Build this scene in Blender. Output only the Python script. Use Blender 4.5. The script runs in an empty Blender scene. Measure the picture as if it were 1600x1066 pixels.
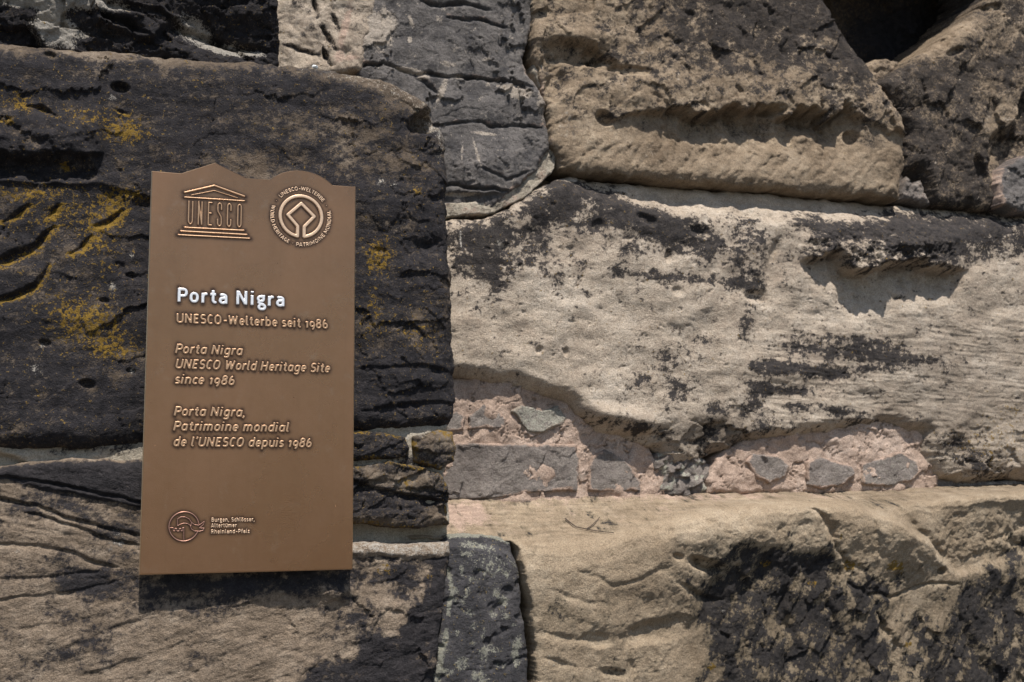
import bpy, bmesh, math, random
import numpy as np
from mathutils import Matrix, Vector
from mathutils.geometry import delaunay_2d_cdt

# ------------------------------------------------------------------ camera, sky, sun, exposure
SC = bpy.context.scene
COL = SC.collection
F_PX, CX, CY = 1932.57, 800.0, 533.0            # focal length and centre, in pixels of a 1600 px wide frame
CAM = np.array([-0.12269, -2.52388, 0.13259])
FWD = np.array([0.32921795, 0.93531975, 0.12958586])
DWN = np.array([0.03570057, 0.12480874, -0.99153832])
RGT = np.array([0.94357883, -0.33105851, -0.00769783])
cam_d = bpy.data.cameras.new('camera')
cam = bpy.data.objects.new('camera', cam_d)
COL.objects.link(cam)
cam_d.sensor_width = 36.0
cam_d.lens = F_PX / 1600 * 36
cam_d.clip_start, cam_d.clip_end = 0.05, 500
cam_d.dof.use_dof = True
cam_d.dof.focus_distance = 2.45
cam_d.dof.aperture_fstop = 7.0
cam.matrix_world = Matrix([[RGT[i], -DWN[i], -FWD[i], CAM[i]] for i in range(3)] + [[0, 0, 0, 1]])
SC.camera = cam

SUN_EL, SUN_AZ = math.radians(62), math.radians(-5)   # azimuth from straight in front of the wall, minus = from the left
sun_from = Vector((math.sin(SUN_AZ) * math.cos(SUN_EL), -math.cos(SUN_AZ) * math.cos(SUN_EL), math.sin(SUN_EL)))
world = bpy.data.worlds.new('World')
SC.world = world
world.use_nodes = True
wn = world.node_tree
sky = wn.nodes.new('ShaderNodeTexSky')
sky.sky_type = 'NISHITA'
sky.sun_disc = False
sky.sun_elevation = SUN_EL
sky.sun_rotation = math.atan2(sun_from.x, sun_from.y)
wn.links.new(sky.outputs[0], wn.nodes['Background'].inputs[0])
wn.nodes['Background'].inputs[1].default_value = 0.09
sun_d = bpy.data.lights.new('sun', 'SUN')
sun_d.energy = 4.6
sun_d.angle = math.radians(0.5)
sun_d.color = (1.0, 0.945, 0.885)
sun = bpy.data.objects.new('sun', sun_d)
COL.objects.link(sun)
sun.rotation_euler = sun_from.to_track_quat('Z', 'Y').to_euler()
SC.view_settings.view_transform = 'Standard'
SC.view_settings.look = 'None'
SC.view_settings.gamma = 1
SC.view_settings.exposure = 0.40

# ------------------------------------------------------------------ projection and noise helpers
def at(px, py, Y):
    """point of the plane y = Y seen at pixel (px, py); returns x, z"""
    px = np.asarray(px, float); py = np.asarray(py, float)
    a, b = (px - CX) / F_PX, (py - CY) / F_PX
    d = [RGT[i] * a + DWN[i] * b + FWD[i] for i in range(3)]
    t = (Y - CAM[1]) / d[1]
    return CAM[0] + t * d[0], CAM[2] + t * d[2]

def pix(X, Y, Z):
    x, y, z = X - CAM[0], Y - CAM[1], Z - CAM[2]
    f = x * FWD[0] + y * FWD[1] + z * FWD[2]
    return (CX + F_PX * (x * RGT[0] + y * RGT[1] + z * RGT[2]) / f,
            CY + F_PX * (x * DWN[0] + y * DWN[1] + z * DWN[2]) / f)

def _hash(ix, iy, seed):
    h = (ix.astype(np.uint32) * np.uint32(374761393) + iy.astype(np.uint32) * np.uint32(668265263)
         + np.uint32((seed * 2246822519) & 0xffffffff))
    h = (h ^ (h >> np.uint32(13))) * np.uint32(1274126177)
    h = h ^ (h >> np.uint32(16))
    h = h * np.uint32(2654435761)
    return h ^ (h >> np.uint32(15))

def perlin(x, y, seed=0):
    xi, yi = np.floor(x), np.floor(y)
    xf, yf = (x - xi).astype(np.float32), (y - yi).astype(np.float32)
    xi, yi = xi.astype(np.int64), yi.astype(np.int64)
    u = xf * xf * xf * (xf * (xf * 6 - 15) + 10)
    v = yf * yf * yf * (yf * (yf * 6 - 15) + 10)
    def g(dx, dy):
        a = _hash(xi + dx, yi + dy, seed).astype(np.float32) * np.float32(2 * math.pi / 4294967296.0)
        return np.cos(a) * (xf - dx) + np.sin(a) * (yf - dy)
    n0 = g(0, 0) * (1 - u) + g(1, 0) * u
    n1 = g(0, 1) * (1 - u) + g(1, 1) * u
    return (n0 * (1 - v) + n1 * v) * 1.5

def fbm(x, y, octv=5, seed=0, gain=0.5, ridged=False):
    s, a, t, f = 0.0, 1.0, 0.0, 1.0
    for o in range(octv):
        n = perlin(x * f + 17.3 * o, y * f - 9.1 * o, seed + o * 101)
        s = s + a * ((1 - 2 * np.abs(n)) if ridged else n)
        t += a
        a *= gain
        f *= 2.03
    return s / t

def facets(x, y, seed=0, tilt=0.6, jit=0.9):
    """every cell a tilted plane of its own: broken, chipped rock"""
    xi, yi = np.floor(x).astype(np.int64), np.floor(y).astype(np.int64)
    best = np.full(x.shape, 1e9); val = np.zeros(x.shape); sec = np.full(x.shape, 1e9)
    for dx in (-1, 0, 1):
        for dy in (-1, 0, 1):
            cx, cy = xi + dx, yi + dy
            r = [_hash(cx, cy, seed + k).astype(np.float64) / 4294967296.0 for k in range(5)]
            ox, oy = x - (cx + .5 + jit * (r[0] - .5)), y - (cy + .5 + jit * (r[1] - .5))
            d = ox * ox + oy * oy
            v = (r[2] - .5) + tilt * ((r[3] - .5) * ox + (r[4] - .5) * oy) * 2
            m = d < best
            sec = np.where(m, best, np.minimum(sec, d))
            best = np.where(m, d, best); val = np.where(m, v, val)
    return val, np.sqrt(sec) - np.sqrt(best)

def sstep(a, b, x):
    t = np.clip((x - a) / (b - a), 0, 1)
    return t * t * (3 - 2 * t)

def poly_dist(px, py, pts, closed=False):
    pts = np.asarray(pts, float)
    n = len(pts)
    best = np.full(px.shape, 1e18)
    for i in range(n if closed else n - 1):
        a, b = pts[i], pts[(i + 1) % n]
        e = b - a
        t = np.clip(((px - a[0]) * e[0] + (py - a[1]) * e[1]) / (e @ e + 1e-12), 0, 1)
        d = (px - a[0] - t * e[0]) ** 2 + (py - a[1] - t * e[1]) ** 2
        best = np.minimum(best, d)
    return np.sqrt(best)

def inside(px, py, pts):
    pts = np.asarray(pts, float)
    r = np.zeros(px.shape, bool)
    n = len(pts)
    for i in range(n):
        (x0, y0), (x1, y1) = pts[i], pts[(i + 1) % n]
        if y0 == y1: continue
        c = ((y0 > py) != (y1 > py)) & (px < (x1 - x0) * (py - y0) / (y1 - y0) + x0)
        r ^= c
    return r

def sdf(px, py, pts):
    d = poly_dist(px, py, pts, True)
    return np.where(inside(px, py, pts), d, -d)

# ------------------------------------------------------------------ things, parts, tags
def tag(o, label=None, cat=None, group=None, kind=None):
    for k, v in (('label', label), ('category', cat), ('group', group), ('kind', kind)):
        if v: o[k] = v
    return o

def thing(name, loc, label, cat, group=None, kind=None):
    o = bpy.data.objects.new(name, None)
    o.empty_display_size = 0.1
    COL.objects.link(o)
    o.location = loc
    return tag(o, label, cat, group, kind)

def world_loc(o):
    v = Vector(o.location)
    while o.parent:
        o = o.parent
        v += Vector(o.location)
    return v

def link_mesh(name, co, faces, mat, parent=None, attrs=None, smooth=True, label=None):
    """co: N x 3 world coordinates; origin goes to the middle of the piece"""
    co = np.asarray(co, float)
    c = Vector(((co.max(0) + co.min(0)) / 2).tolist())
    me = bpy.data.meshes.new(name)
    me.from_pydata((co - np.array(c)).tolist(), [], faces if isinstance(faces, list) else faces.tolist())
    me.polygons.foreach_set('use_smooth', np.full(len(me.polygons), smooth))
    for k, v in (attrs or {}).items():
        a = me.attributes.new(k, 'FLOAT', 'POINT')
        a.data.foreach_set('value', np.asarray(v, np.float32))
    me.materials.append(mat)
    me.update()
    o = bpy.data.objects.new(name, me)
    COL.objects.link(o)
    if parent:
        o.parent = parent
        o.location = c - world_loc(parent)
    else:
        o.location = c
    if label: o['label'] = label
    return o

# ------------------------------------------------------------------ materials
class Nodes:
    def __init__(s, name):
        s.m = bpy.data.materials.new(name)
        s.m.use_nodes = True
        s.t = s.m.node_tree
        s.b = s.t.nodes['Principled BSDF']
        s.co = s.t.nodes.new('ShaderNodeTexCoord').outputs['Object']
    def set(s, inp, v):
        if isinstance(v, bpy.types.NodeSocket): s.t.links.new(v, inp)
        elif isinstance(v, (tuple, list)): inp.default_value = tuple(v) + ((1,) if len(v) == 3 else ())
        else: inp.default_value = v
    def noise(s, scale, detail=5, rough=.55, dist=0.0, co=None):
        n = s.t.nodes.new('ShaderNodeTexNoise')
        s.set(n.inputs['Vector'], co or s.co)
        n.inputs['Scale'].default_value = scale; n.inputs['Detail'].default_value = detail
        n.inputs['Roughness'].default_value = rough; n.inputs['Distortion'].default_value = dist
        return n.outputs['Fac']
    def voro(s, scale, feature='F1'):
        n = s.t.nodes.new('ShaderNodeTexVoronoi')
        n.feature = feature
        s.set(n.inputs['Vector'], s.co); n.inputs['Scale'].default_value = scale
        return n.outputs['Distance']
    def attr(s, name):
        n = s.t.nodes.new('ShaderNodeAttribute')
        n.attribute_name = name
        return n.outputs['Fac']
    def math(s, op, a, b=0.0, clamp=False):
        n = s.t.nodes.new('ShaderNodeMath')
        n.operation = op; n.use_clamp = clamp
        s.set(n.inputs[0], a); s.set(n.inputs[1], b)
        return n.outputs[0]
    def rng(s, v, a, b, c=0.0, d=1.0, smooth=True):
        n = s.t.nodes.new('ShaderNodeMapRange')
        if smooth: n.interpolation_type = 'SMOOTHSTEP'
        s.set(n.inputs[0], v)
        for i, q in zip((1, 2, 3, 4), (a, b, c, d)): n.inputs[i].default_value = q
        return n.outputs[0]
    def ramp(s, v, stops):
        n = s.t.nodes.new('ShaderNodeValToRGB')
        e = n.color_ramp.elements
        while len(e) < len(stops): e.new(0.5)
        for el, (p, c) in zip(e, stops): el.position = p; el.color = tuple(c) + (1,)
        s.set(n.inputs[0], v)
        return n.outputs[0]
    def mix(s, f, a, b, blend='MIX'):
        n = s.t.nodes.new('ShaderNodeMix')
        n.data_type = 'RGBA'; n.blend_type = blend
        s.set(n.inputs[0], f); s.set(n.inputs[6], a); s.set(n.inputs[7], b)
        return n.outputs[2]
    def bump(s, h, dist, strength=1.0, normal=None):
        n = s.t.nodes.new('ShaderNodeBump')
        n.inputs['Distance'].default_value = dist; n.inputs['Strength'].default_value = strength
        s.set(n.inputs['Height'], h)
        if normal: s.set(n.inputs['Normal'], normal)
        return n.outputs[0]

def stone_mat(name, base, crust, pale=(.47, .43, .37), ochre=(.29, .175, .025), pink=(.46, .335, .26), soft=.12, bump=1.0, fine=1.0, stain=None):
    """sandstone with a black weathering crust that thins out to a brown stain, pale lichen, ochre lichen and mortar smears, each where its map says"""
    s = Nodes(name)
    nA, nB, nC = s.noise(7, 6), s.noise(42, 8, .68), s.noise(300, 4, .7)
    nD, nE = s.noise(120, 6, .75, .5), s.noise(800, 2)
    v = s.math('ADD', s.math('MULTIPLY', nA, .5), s.math('MULTIPLY', nB, .5))
    col = s.ramp(v, [(.36, base[0]), (.5, base[1]), (.64, base[2])])
    g = s.math('ADD', s.math('MULTIPLY', nC, .6), s.math('MULTIPLY', nE, .4))
    gr = s.rng(g, .34, .66, .52, 1.48, False)
    tone = s.math('ADD', 1.0, s.attr('tone'))
    ng = s.t.nodes.new('ShaderNodeCombineColor')
    for i in range(3): s.set(ng.inputs[i], s.math('MULTIPLY', gr, tone))
    col = s.mix(1.0, col, ng.outputs[0], 'MULTIPLY')
    def speck(w):
        n = s.math('ADD', s.math('MULTIPLY', s.math('SUBTRACT', nD, .5), 1.2 * w * fine), s.math('MULTIPLY', s.math('SUBTRACT', nC, .5), .9 * fine))
        return s.math('ADD', n, s.math('MULTIPLY', s.math('SUBTRACT', nB, .5), .6))
    def layer(col, at_name, c0, c1, off, w, mid=.5, soft=soft, op=1.0):
        m = s.rng(s.math('ADD', s.attr(at_name), speck(w)), mid - soft, mid + soft, 0, op)
        cc = s.ramp(s.noise(60 + off, 8, .75), [(.36, c0), (.64, c1)])
        cc = s.mix(.75, cc, s.mix(1.0, cc, ng.outputs[0], 'MULTIPLY'))
        return s.mix(m, col, cc)
    col = layer(col, 'pink', tuple(q * .75 for q in pink), tuple(min(1, q * 1.1) for q in pink), 3, .9)
    st = stain or tuple(.42 * a + .4 * b for a, b in zip(base[0], crust[1]))
    col = layer(col, 'crust', tuple(q * .8 for q in st), tuple(q * 1.25 for q in st), 5, 1.0, .36, .2, .8)
    col = layer(col, 'crust', crust[0], crust[1], 0, 1.0, .54)
    col = layer(col, 'pale', tuple(q * .68 for q in pale), pale, 7, 1.1)
    col = layer(col, 'ochre', tuple(q * .45 for q in ochre), ochre, 11, 1.9, .55, .12, .9)
    s.set(s.b.inputs['Base Color'], col)
    s.set(s.b.inputs['Roughness'], .88)
    s.b.inputs['Specular IOR Level'].default_value = .25
    pits = s.rng(s.voro(170), .0, .32, 0, 1)
    h = s.math('ADD', s.math('MULTIPLY', nC, .75), s.math('MULTIPLY', nD, .9))
    h = s.math('ADD', h, s.math('MULTIPLY', pits, .25))
    h = s.math('ADD', h, s.math('MULTIPLY', nE, .25))
    s.set(s.b.inputs['Normal'], s.bump(h, .0052 * bump, 1.0))
    return s.m

TAN = ((.185, .134, .087), (.31, .236, .16), (.44, .35, .25))
PALE = ((.335, .268, .203), (.42, .348, .27), (.51, .437, .352))
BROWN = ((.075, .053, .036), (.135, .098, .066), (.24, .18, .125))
GREY = ((.11, .10, .093), (.155, .141, .131), (.22, .198, .178))
BLACK = ((.016, .0148, .0162), (.046, .0405, .0415))
M_BLACK = stone_mat('black_crusted_sandstone', ((.078, .058, .041), (.14, .106, .076), (.25, .20, .15)), ((.0115, .0108, .0128), (.040, .0355, .0375)), soft=.18, fine=1.7, stain=(.062, .051, .043))
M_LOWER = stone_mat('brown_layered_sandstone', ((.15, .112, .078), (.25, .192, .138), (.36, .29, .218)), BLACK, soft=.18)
M_PALE = stone_mat('pale_sandstone', PALE, ((.022, .0195, .0195), (.062, .053, .048)), soft=.12, stain=(.20, .162, .126), bump=.75, fine=1.5)
M_TAN = stone_mat('tan_sandstone', TAN, fine=1.3, pale=(.42, .35, .275), crust=((.024, .0205, .0195), (.072, .058, .047)), soft=.13, stain=(.135, .104, .076))
M_LEDGE = stone_mat('smooth_tan_sandstone', ((.25, .189, .125), (.33, .256, .174), (.41, .33, .235)), ((.018, .0165, .018), (.055, .047, .041)), bump=.75, soft=.11, fine=.8, stain=(.145, .115, .075))
M_GREY = stone_mat('grey_slate_stone', GREY, ((.046, .044, .0455), (.100, .093, .091)), pale=(.45, .385, .315), soft=.2)
M_RUBBLE = stone_mat('brown_grey_rubble', ((.16, .135, .118), (.22, .19, .168), (.30, .265, .23)), ((.055, .05, .047), (.105, .094, .085)), pale=(.40, .385, .315), soft=.2)
M_LICHEN = stone_mat('lichened_dark_stone', ((.05, .048, .05), (.078, .073, .075), (.12, .111, .108)), ((.028, .027, .029), (.056, .053, .055)), pale=(.28, .272, .22), soft=.14, fine=1.6)
M_PINK = stone_mat('pink_mortar', ((.31, .225, .172), (.40, .298, .232), (.47, .37, .30)), ((.05, .045, .04), (.1, .09, .08)), bump=.6)
M_CREAM = stone_mat('cream_mortar', ((.34, .295, .225), (.45, .395, .31), (.54, .485, .395)), BLACK)
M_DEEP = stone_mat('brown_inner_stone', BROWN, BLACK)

# ------------------------------------------------------------------ stones
class Surf:
    """the face of one stone: grid in its wall plane, height towards the street, weathering maps"""
    def blob(s, cx, cy, rx, ry=None, ang=0, p=1.0, rough=.35):
        ry = ry or rx
        a = math.radians(ang)
        dx, dy = s.px - cx, s.py - cy
        u, v = (dx * math.cos(a) + dy * math.sin(a)) / rx, (-dx * math.sin(a) + dy * math.cos(a)) / ry
        r = np.sqrt(u * u + v * v) * (1 + rough * s.n1)
        return np.exp(-(r ** 2) * p)
    def flat(s, cx, cy, rx, ry=None, ang=0, edge=.35, rough=.45):
        """flat-topped patch with a crisper rim"""
        ry = ry or rx
        a = math.radians(ang)
        dx, dy = s.px - cx, s.py - cy
        u, v = (dx * math.cos(a) + dy * math.sin(a)) / rx, (-dx * math.sin(a) + dy * math.cos(a)) / ry
        r = np.sqrt(u * u + v * v) + rough * s.n1 + rough * .4 * s.n2
        return 1 - sstep(1 - edge, 1 + edge, r)
    def line(s, pts, w, wob=4.0):
        d = poly_dist(s.px + wob * s.n1 * 1.5, s.py + wob * s.n3 * 1.5, pts)
        return np.exp(-(d / w) ** 2)
    def cut(s, pts, w, depth, ochre=0.0, wob=4.0, skew=0.6):
        """groove with a steep upper and a gentle lower flank; ochre lichen may line the lower flank"""
        pts = np.asarray(pts, float)
        qx, qy = s.px + wob * s.n1 * 1.5, s.py + wob * s.n3 * 1.5
        d = poly_dist(qx, qy, pts)
        o = np.argsort(pts[:, 0])
        side = qy - np.interp(qx, pts[o, 0], pts[o, 1])
        ends = np.minimum(np.hypot(qx - pts[0, 0], qy - pts[0, 1]), np.hypot(qx - pts[-1, 0], qy - pts[-1, 1]))
        tp = .35 + .65 * sstep(0, 5 * w, ends)
        ww = np.where(side < 0, w * (1 - skew * .6), w * (1 + skew)) * tp
        s.h -= depth * tp * np.exp(-(d / ww) ** 2) * (1 + .8 * s.n1)
        if ochre:
            m = np.exp(-((d - w * .9) / (w * .8)) ** 2) * (side > -w * .3)
            s.ochre += ochre * m * (1 + .6 * s.n2)
    def below(s, xs, ys, soft, wob=5.0):
        """0 above the line, 1 below it"""
        return sstep(-soft, soft, s.py + wob * s.n3 * 1.4 - np.interp(s.px + wob * s.n1, xs, ys))
    def poly(s, pts, soft=6, wob=6):
        return sstep(-soft, soft, sdf(s.px + wob * s.n1 * 1.5, s.py + wob * s.n3 * 1.5, pts))
    def fb(s, mm, octv=5, seed=0, gain=.5, ang=0, stretch=1.0, ridged=False):
        a = math.radians(ang)
        u, v = s.X * math.cos(a) + s.Z * math.sin(a), -s.X * math.sin(a) + s.Z * math.cos(a)
        return fbm(u * 1000 / (mm * stretch), v * 1000 / mm, octv, s.seed + seed, gain, ridged)
    def fac(s, mm, seed=0, tilt=.6, ang=0, stretch=1.0, warp=.25):
        a = math.radians(ang)
        u, v = s.X * math.cos(a) + s.Z * math.sin(a), -s.X * math.sin(a) + s.Z * math.cos(a)
        u, v = u * 1000 / (mm * stretch) + warp * s.n1 + warp * .5 * s.n2, v * 1000 / mm + warp * s.n3 + warp * .5 * s.n2
        return facets(u, v, s.seed + seed, tilt)

STONES = {}
def stone(name, mat, parent, outline, Y, T, R, fn=None, step=2.4, seed=1, wob=5.0, rough=1.0, low=None, label=None, frac=0.0, chips=.3):
    """one block: outline in its own wall plane, depth T, rounded by R (metres); fn shapes and weathers the face"""
    outline = np.asarray(outline, float)
    ox, oz = at(outline[:, 0], outline[:, 1], Y)
    st = step / 1000
    m = .012
    gx = np.arange(ox.min() - m, ox.max() + m, st)
    gz = np.arange(oz.min() - m, oz.max() + m, st)
    X, Z = np.meshgrid(gx, gz)
    shp = X.shape
    s = Surf()
    s.seed = seed * 977
    s.X, s.Z = X.ravel(), Z.ravel()
    s.px, s.py = pix(s.X, Y, s.Z)
    k = st / np.median(np.hypot(np.gradient(s.px.reshape(shp), axis=1), np.gradient(s.py.reshape(shp), axis=1)))   # metres per pixel
    mm = 1000
    s.n1 = fbm(s.X * mm / 55, s.Z * mm / 55, 5, s.seed + 1)
    s.n2 = fbm(s.X * mm / 14, s.Z * mm / 14, 4, s.seed + 2, .6)
    s.n3 = fbm(s.X * mm / 55, s.Z * mm / 55, 5, s.seed + 3)
    wx, wy = wob * (1.6 * s.n1 + .5 * s.n2), wob * (1.6 * s.n3 + .4 * s.n2)
    d = sdf(s.px + wx, s.py + wy, outline) * k
    s.d = d
    s.lo = np.zeros_like(d)
    if low is not None:
        s.lo = low(s)
        s.px, s.py = pix(s.X, Y - s.lo, s.Z)
    s.h = s.lo.copy()
    t = np.clip(d / R, 0, 1)
    s.h -= R * (1 - np.sqrt(np.clip(1 - (1 - t) ** 2, 0, 1))) * .8
    for a in ('crust', 'ochre', 'pale', 'pink', 'tone'): setattr(s, a, np.zeros_like(d))
    # grain of the stone common to all: undulation, lumps, chips and pits
    s.h += rough * (.012 * s.fb(160, 3, 11) + .0032 * s.fb(50, 4, 12, .45))
    chip = s.fb(20, 5, 15, .62, -4, 1.7)
    s.h -= chips * (.0042 * sstep(.12, .30, chip) + .0022 * sstep(.15, .32, s.fb(9, 3, 16, .6)))
    if frac:
        v, e = s.fac(46, 21, .9, 8, 1.7)
        v2, e2 = s.fac(17, 22, 1.0, 5, 1.6)
        s.h += frac * (.011 * v + .0045 * v2)
    if fn: fn(s)
    s.crust += .30 * s.fb(10, 4, 17, .7)
    n4 = s.fb(9, 4, 18, .7)
    s.ochre *= np.clip(1.15 + 2.4 * n4, 0, 2)
    s.h -= sstep(0, -2.2 * st, d) * (T - R * .8)
    keep = (d > -3.2 * st).reshape(shp)
    idx = np.full(shp, -1)
    q = keep[:-1, :-1] & keep[1:, :-1] & keep[:-1, 1:] & keep[1:, 1:]
    used = np.zeros(shp, bool)
    for a, b in ((0, 0), (0, 1), (1, 0), (1, 1)):
        used[a:shp[0] - 1 + a, b:shp[1] - 1 + b] |= q
    idx[used] = np.arange(used.sum())
    u = used.ravel()
    co = np.stack([s.X[u], Y - s.h[u], s.Z[u]], 1)
    i, j = np.nonzero(q)
    faces = np.stack([idx[i, j], idx[i, j + 1], idx[i + 1, j + 1], idx[i + 1, j]], 1)
    o = link_mesh(name, co, faces, mat, parent, {a: getattr(s, a)[u] for a in ('crust', 'ochre', 'pale', 'pink', 'tone')}, True, label)
    STONES[label] = co
    return o

PILLAR = thing('stone_pillar', (0.1, 0.25, -1.5), 'dark weathered sandstone pillar jutting forward, with the bronze plaque on its face', 'stone pillar', kind='thing')
WALL = thing('stone_wall', (1.1, 0.45, -1.5), 'pale patchy sandstone wall of large worn blocks set back to the right', 'stone wall', kind='thing')

# ---- the pillar
def f_big(s):
    # rounded bare upper rim, black crust over the face
    top = 1 - s.below([-60, 200, 400, 560, 640, 700], [76, 92, 108, 130, 165, 212], 14, 10)
    s.h += .010 * s.fb(90, 5, 31, .5, 4, 3.0)
    v, e = s.fac(75, 33, .9, 6, 2.2)
    s.h += .006 * v
    right = sstep(540, 640, s.px)
    v, e = s.fac(38, 34, 1.2, -50, 1.3)
    s.h += right * (.004 * v + .009 * s.fb(90, 4, 36, .45))
    s.crust += .85 + .7 * s.fb(120, 4, 37, .6, 5, 2.0) + 1.1 * s.fb(30, 5, 38, .72, 5, 1.5)
    s.crust -= .75 * top - .10 * right * s.blob(660, 330, 90, 260)
    s.crust -= .35 * s.blob(470, 190, 170, 45, 12) + .30 * s.blob(470, 262, 130, 22) + .2 * s.blob(170, 120, 200, 40)
    s.crust -= .5 * s.blob(665, 500, 55, 60) + .4 * s.blob(640, 250, 60, 35) + .45 * s.blob(350, 245, 60, 16, 5)
    s.crust += .5 * s.blob(640, 600, 110, 55) + .3 * s.blob(250, 160, 140, 50)
    s.pale += .25 * top * sstep(350, 560, s.px) + .35 * s.blob(690, 210, 14, 40) + .1 * s.n2
    # overhang above a deep slot at the left
    lip = (1 - s.below([-60, 40, 110, 150, 220], [228, 244, 238, 243, 222], 3, 9)) * sstep(165, 150, s.px + 6 * s.n1)
    s.h += .020 * lip * sstep(150, 225, s.py) * (1 + s.n1)
    s.h -= .026 * s.flat(50, 260, 120, 16, 2, .5, .9) * sstep(170, 140, s.px + 12 * s.n3)
    s.h -= .012 * s.below([-60, 60, 160, 240], [278, 286, 290, 310], 3) * s.blob(60, 330, 180, 60)
    # grooves lined with ochre lichen
    for pts, w, dp, oc in (([(-20, 415), (25, 395), (55, 382), (84, 352)], 8, .018, .6),
                           ([(4, 342), (25, 332), (44, 317)], 6, .014, .6),
                           ([(148, 350), (170, 344), (192, 327)], 7, .017, .6),
                           ([(112, 396), (124, 388), (142, 368)], 7, .015, .6),
                           ([(-20, 476), (25, 458), (55, 446), (76, 412)], 6, .013, .6),
                           ([(78, 335), (92, 318)], 6, .016, .8),
                           ([(45, 165), (65, 168), (88, 182)], 5, .016, .25),
                           ([(178, 168), (200, 178)], 3, .006, .5),
                           ([(-10, 180), (14, 186)], 7, .016, .6)):
        s.cut(pts, w, dp, oc)
    for cx, cy, r, dp in ((188, 137, 9, .022), (78, 83, 6, .012), (205, 430, 5, .008), (163, 470, 5, .008), (70, 535, 6, .010),
                          (205, 580, 5, .008), (135, 600, 8, .010), (595, 392, 6, .006)):
        s.h -= dp * s.flat(cx, cy, r * 1.5, r * .8, 10, .4, .2)
    # broken hollow under the rim at the right corner, hollows down the corner
    s.h -= .045 * s.flat(668, 188, 27, 17, -25, .3, .3)
    s.crust -= .7 * s.blob(665, 182, 22, 16)
    s.h -= .010 * s.blob(640, 285, 26, 12, 10) + .018 * s.blob(672, 385, 24, 12, -25) + .012 * s.blob(705, 320, 10, 60)
    s.h += .012 * s.blob(610, 330, 40, 40) + .010 * s.blob(690, 440, 22, 60) + .010 * s.blob(625, 420, 35, 20, -20)
    s.cut([(560, 575), (640, 572), (712, 580)], 5, .006)
    s.cut([(570, 640), (640, 634), (715, 628)], 7, .012)
    for ox, oy, rx, ry, a in ((195, 205, 34, 18, .75), (100, 335, 55, 22, .35), (45, 300, 60, 14, .5), (160, 375, 30, 50, .35), (140, 505, 60, 35, .55),
                              (175, 545, 35, 18, .5), (100, 480, 40, 30, .2), (590, 400, 22, 26, .75), (580, 500, 20, 40, .3), (650, 300, 16, 10, .4),
                              (30, 165, 14, 10, .5), (100, 255, 10, 8, .7), (145, 180, 40, 20, .3), (660, 520, 40, 40, .25), (200, 305, 40, 12, .4),
                              (180, 320, 30, 20, .45), (20, 150, 60, 20, .2), (135, 62, 260, 10, .1)):
        s.ochre += a * s.blob(ox, oy, rx, ry) * (1 + .5 * s.n2 + .4 * s.n1)
    s.pale += .5 * sum(s.blob(x, y, r) for x, y, r in ((175, 155, 8), (205, 400, 6), (175, 448, 7), (205, 578, 6), (66, 540, 5), (150, 480, 8), (55, 575, 10), (595, 285, 8), (615, 290, 6)))
    for i in range(9):    # old scratches in the crust
        x = 425 + i * 11
        s.crust -= .16 * s.line([(x, 128 + (i * 37) % 25), (x + 3, 165 + (i * 23) % 30)], 2.2, 1.5)
stone('stone_block', M_BLACK, PILLAR, [(-70, 56), (0, 60), (100, 67), (200, 75), (300, 83), (400, 90), (470, 97), (560, 108), (610, 121), (655, 143), (690, 176), (702, 215),
      (705, 300), (707, 380), (712, 470), (718, 560), (719, 610), (716, 652), (702, 668), (640, 668), (560, 674), (420, 684), (300, 694), (220, 697), (100, 700), (-70, 703)],
      .040, .26, .055, f_big, 2.2, 1, 4, rough=.8, frac=.06, chips=.14, label='big black-crusted upper block with ochre lichen, behind the plaque')

def f_upper(s):
    v, e = s.fac(70, 3, 1.1, -18, 2.4)
    s.h += .028 * v + .007 * s.fb(40, 4, 4, .5, -20, 3)
    s.crust += .85 + .35 * s.fb(60, 5, 5)
    s.cut([(140, 22), (200, 35), (240, 60)], 7, .03)
    s.cut([(150, 2), (260, 22), (300, 40), (420, 70)], 6, .025)
    s.h += .03 * s.poly([(140, -10), (280, 20), (240, 62), (150, 40)], 5)
    s.h -= .05 * s.blob(350, 45, 90, 30, 15)
    s.pale += .95 * s.flat(85, 45, 38, 26, 40, .4, .5) + .9 * s.flat(90, 5, 110, 12, 5, .4) + .75 * s.flat(310, 45, 34, 22, 30, .5, .7) + .8 * s.flat(370, 68, 42, 13, 15, .5, .8)
    s.pale += .5 * s.flat(130, 55, 12, 8) + .3 * s.n2 * s.blob(340, 55, 70, 30)
    s.tone -= .3
stone('stone_block', M_BLACK, PILLAR, [(-70, -110), (428, -110), (436, 0), (440, 60), (438, 110), (360, 110), (200, 95), (60, 85), (-70, 80)],
      .085, .20, .03, f_upper, 2.4, 2, 4, frac=1.0, label='broken black block with grey lichen patches, above the big block')

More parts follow.
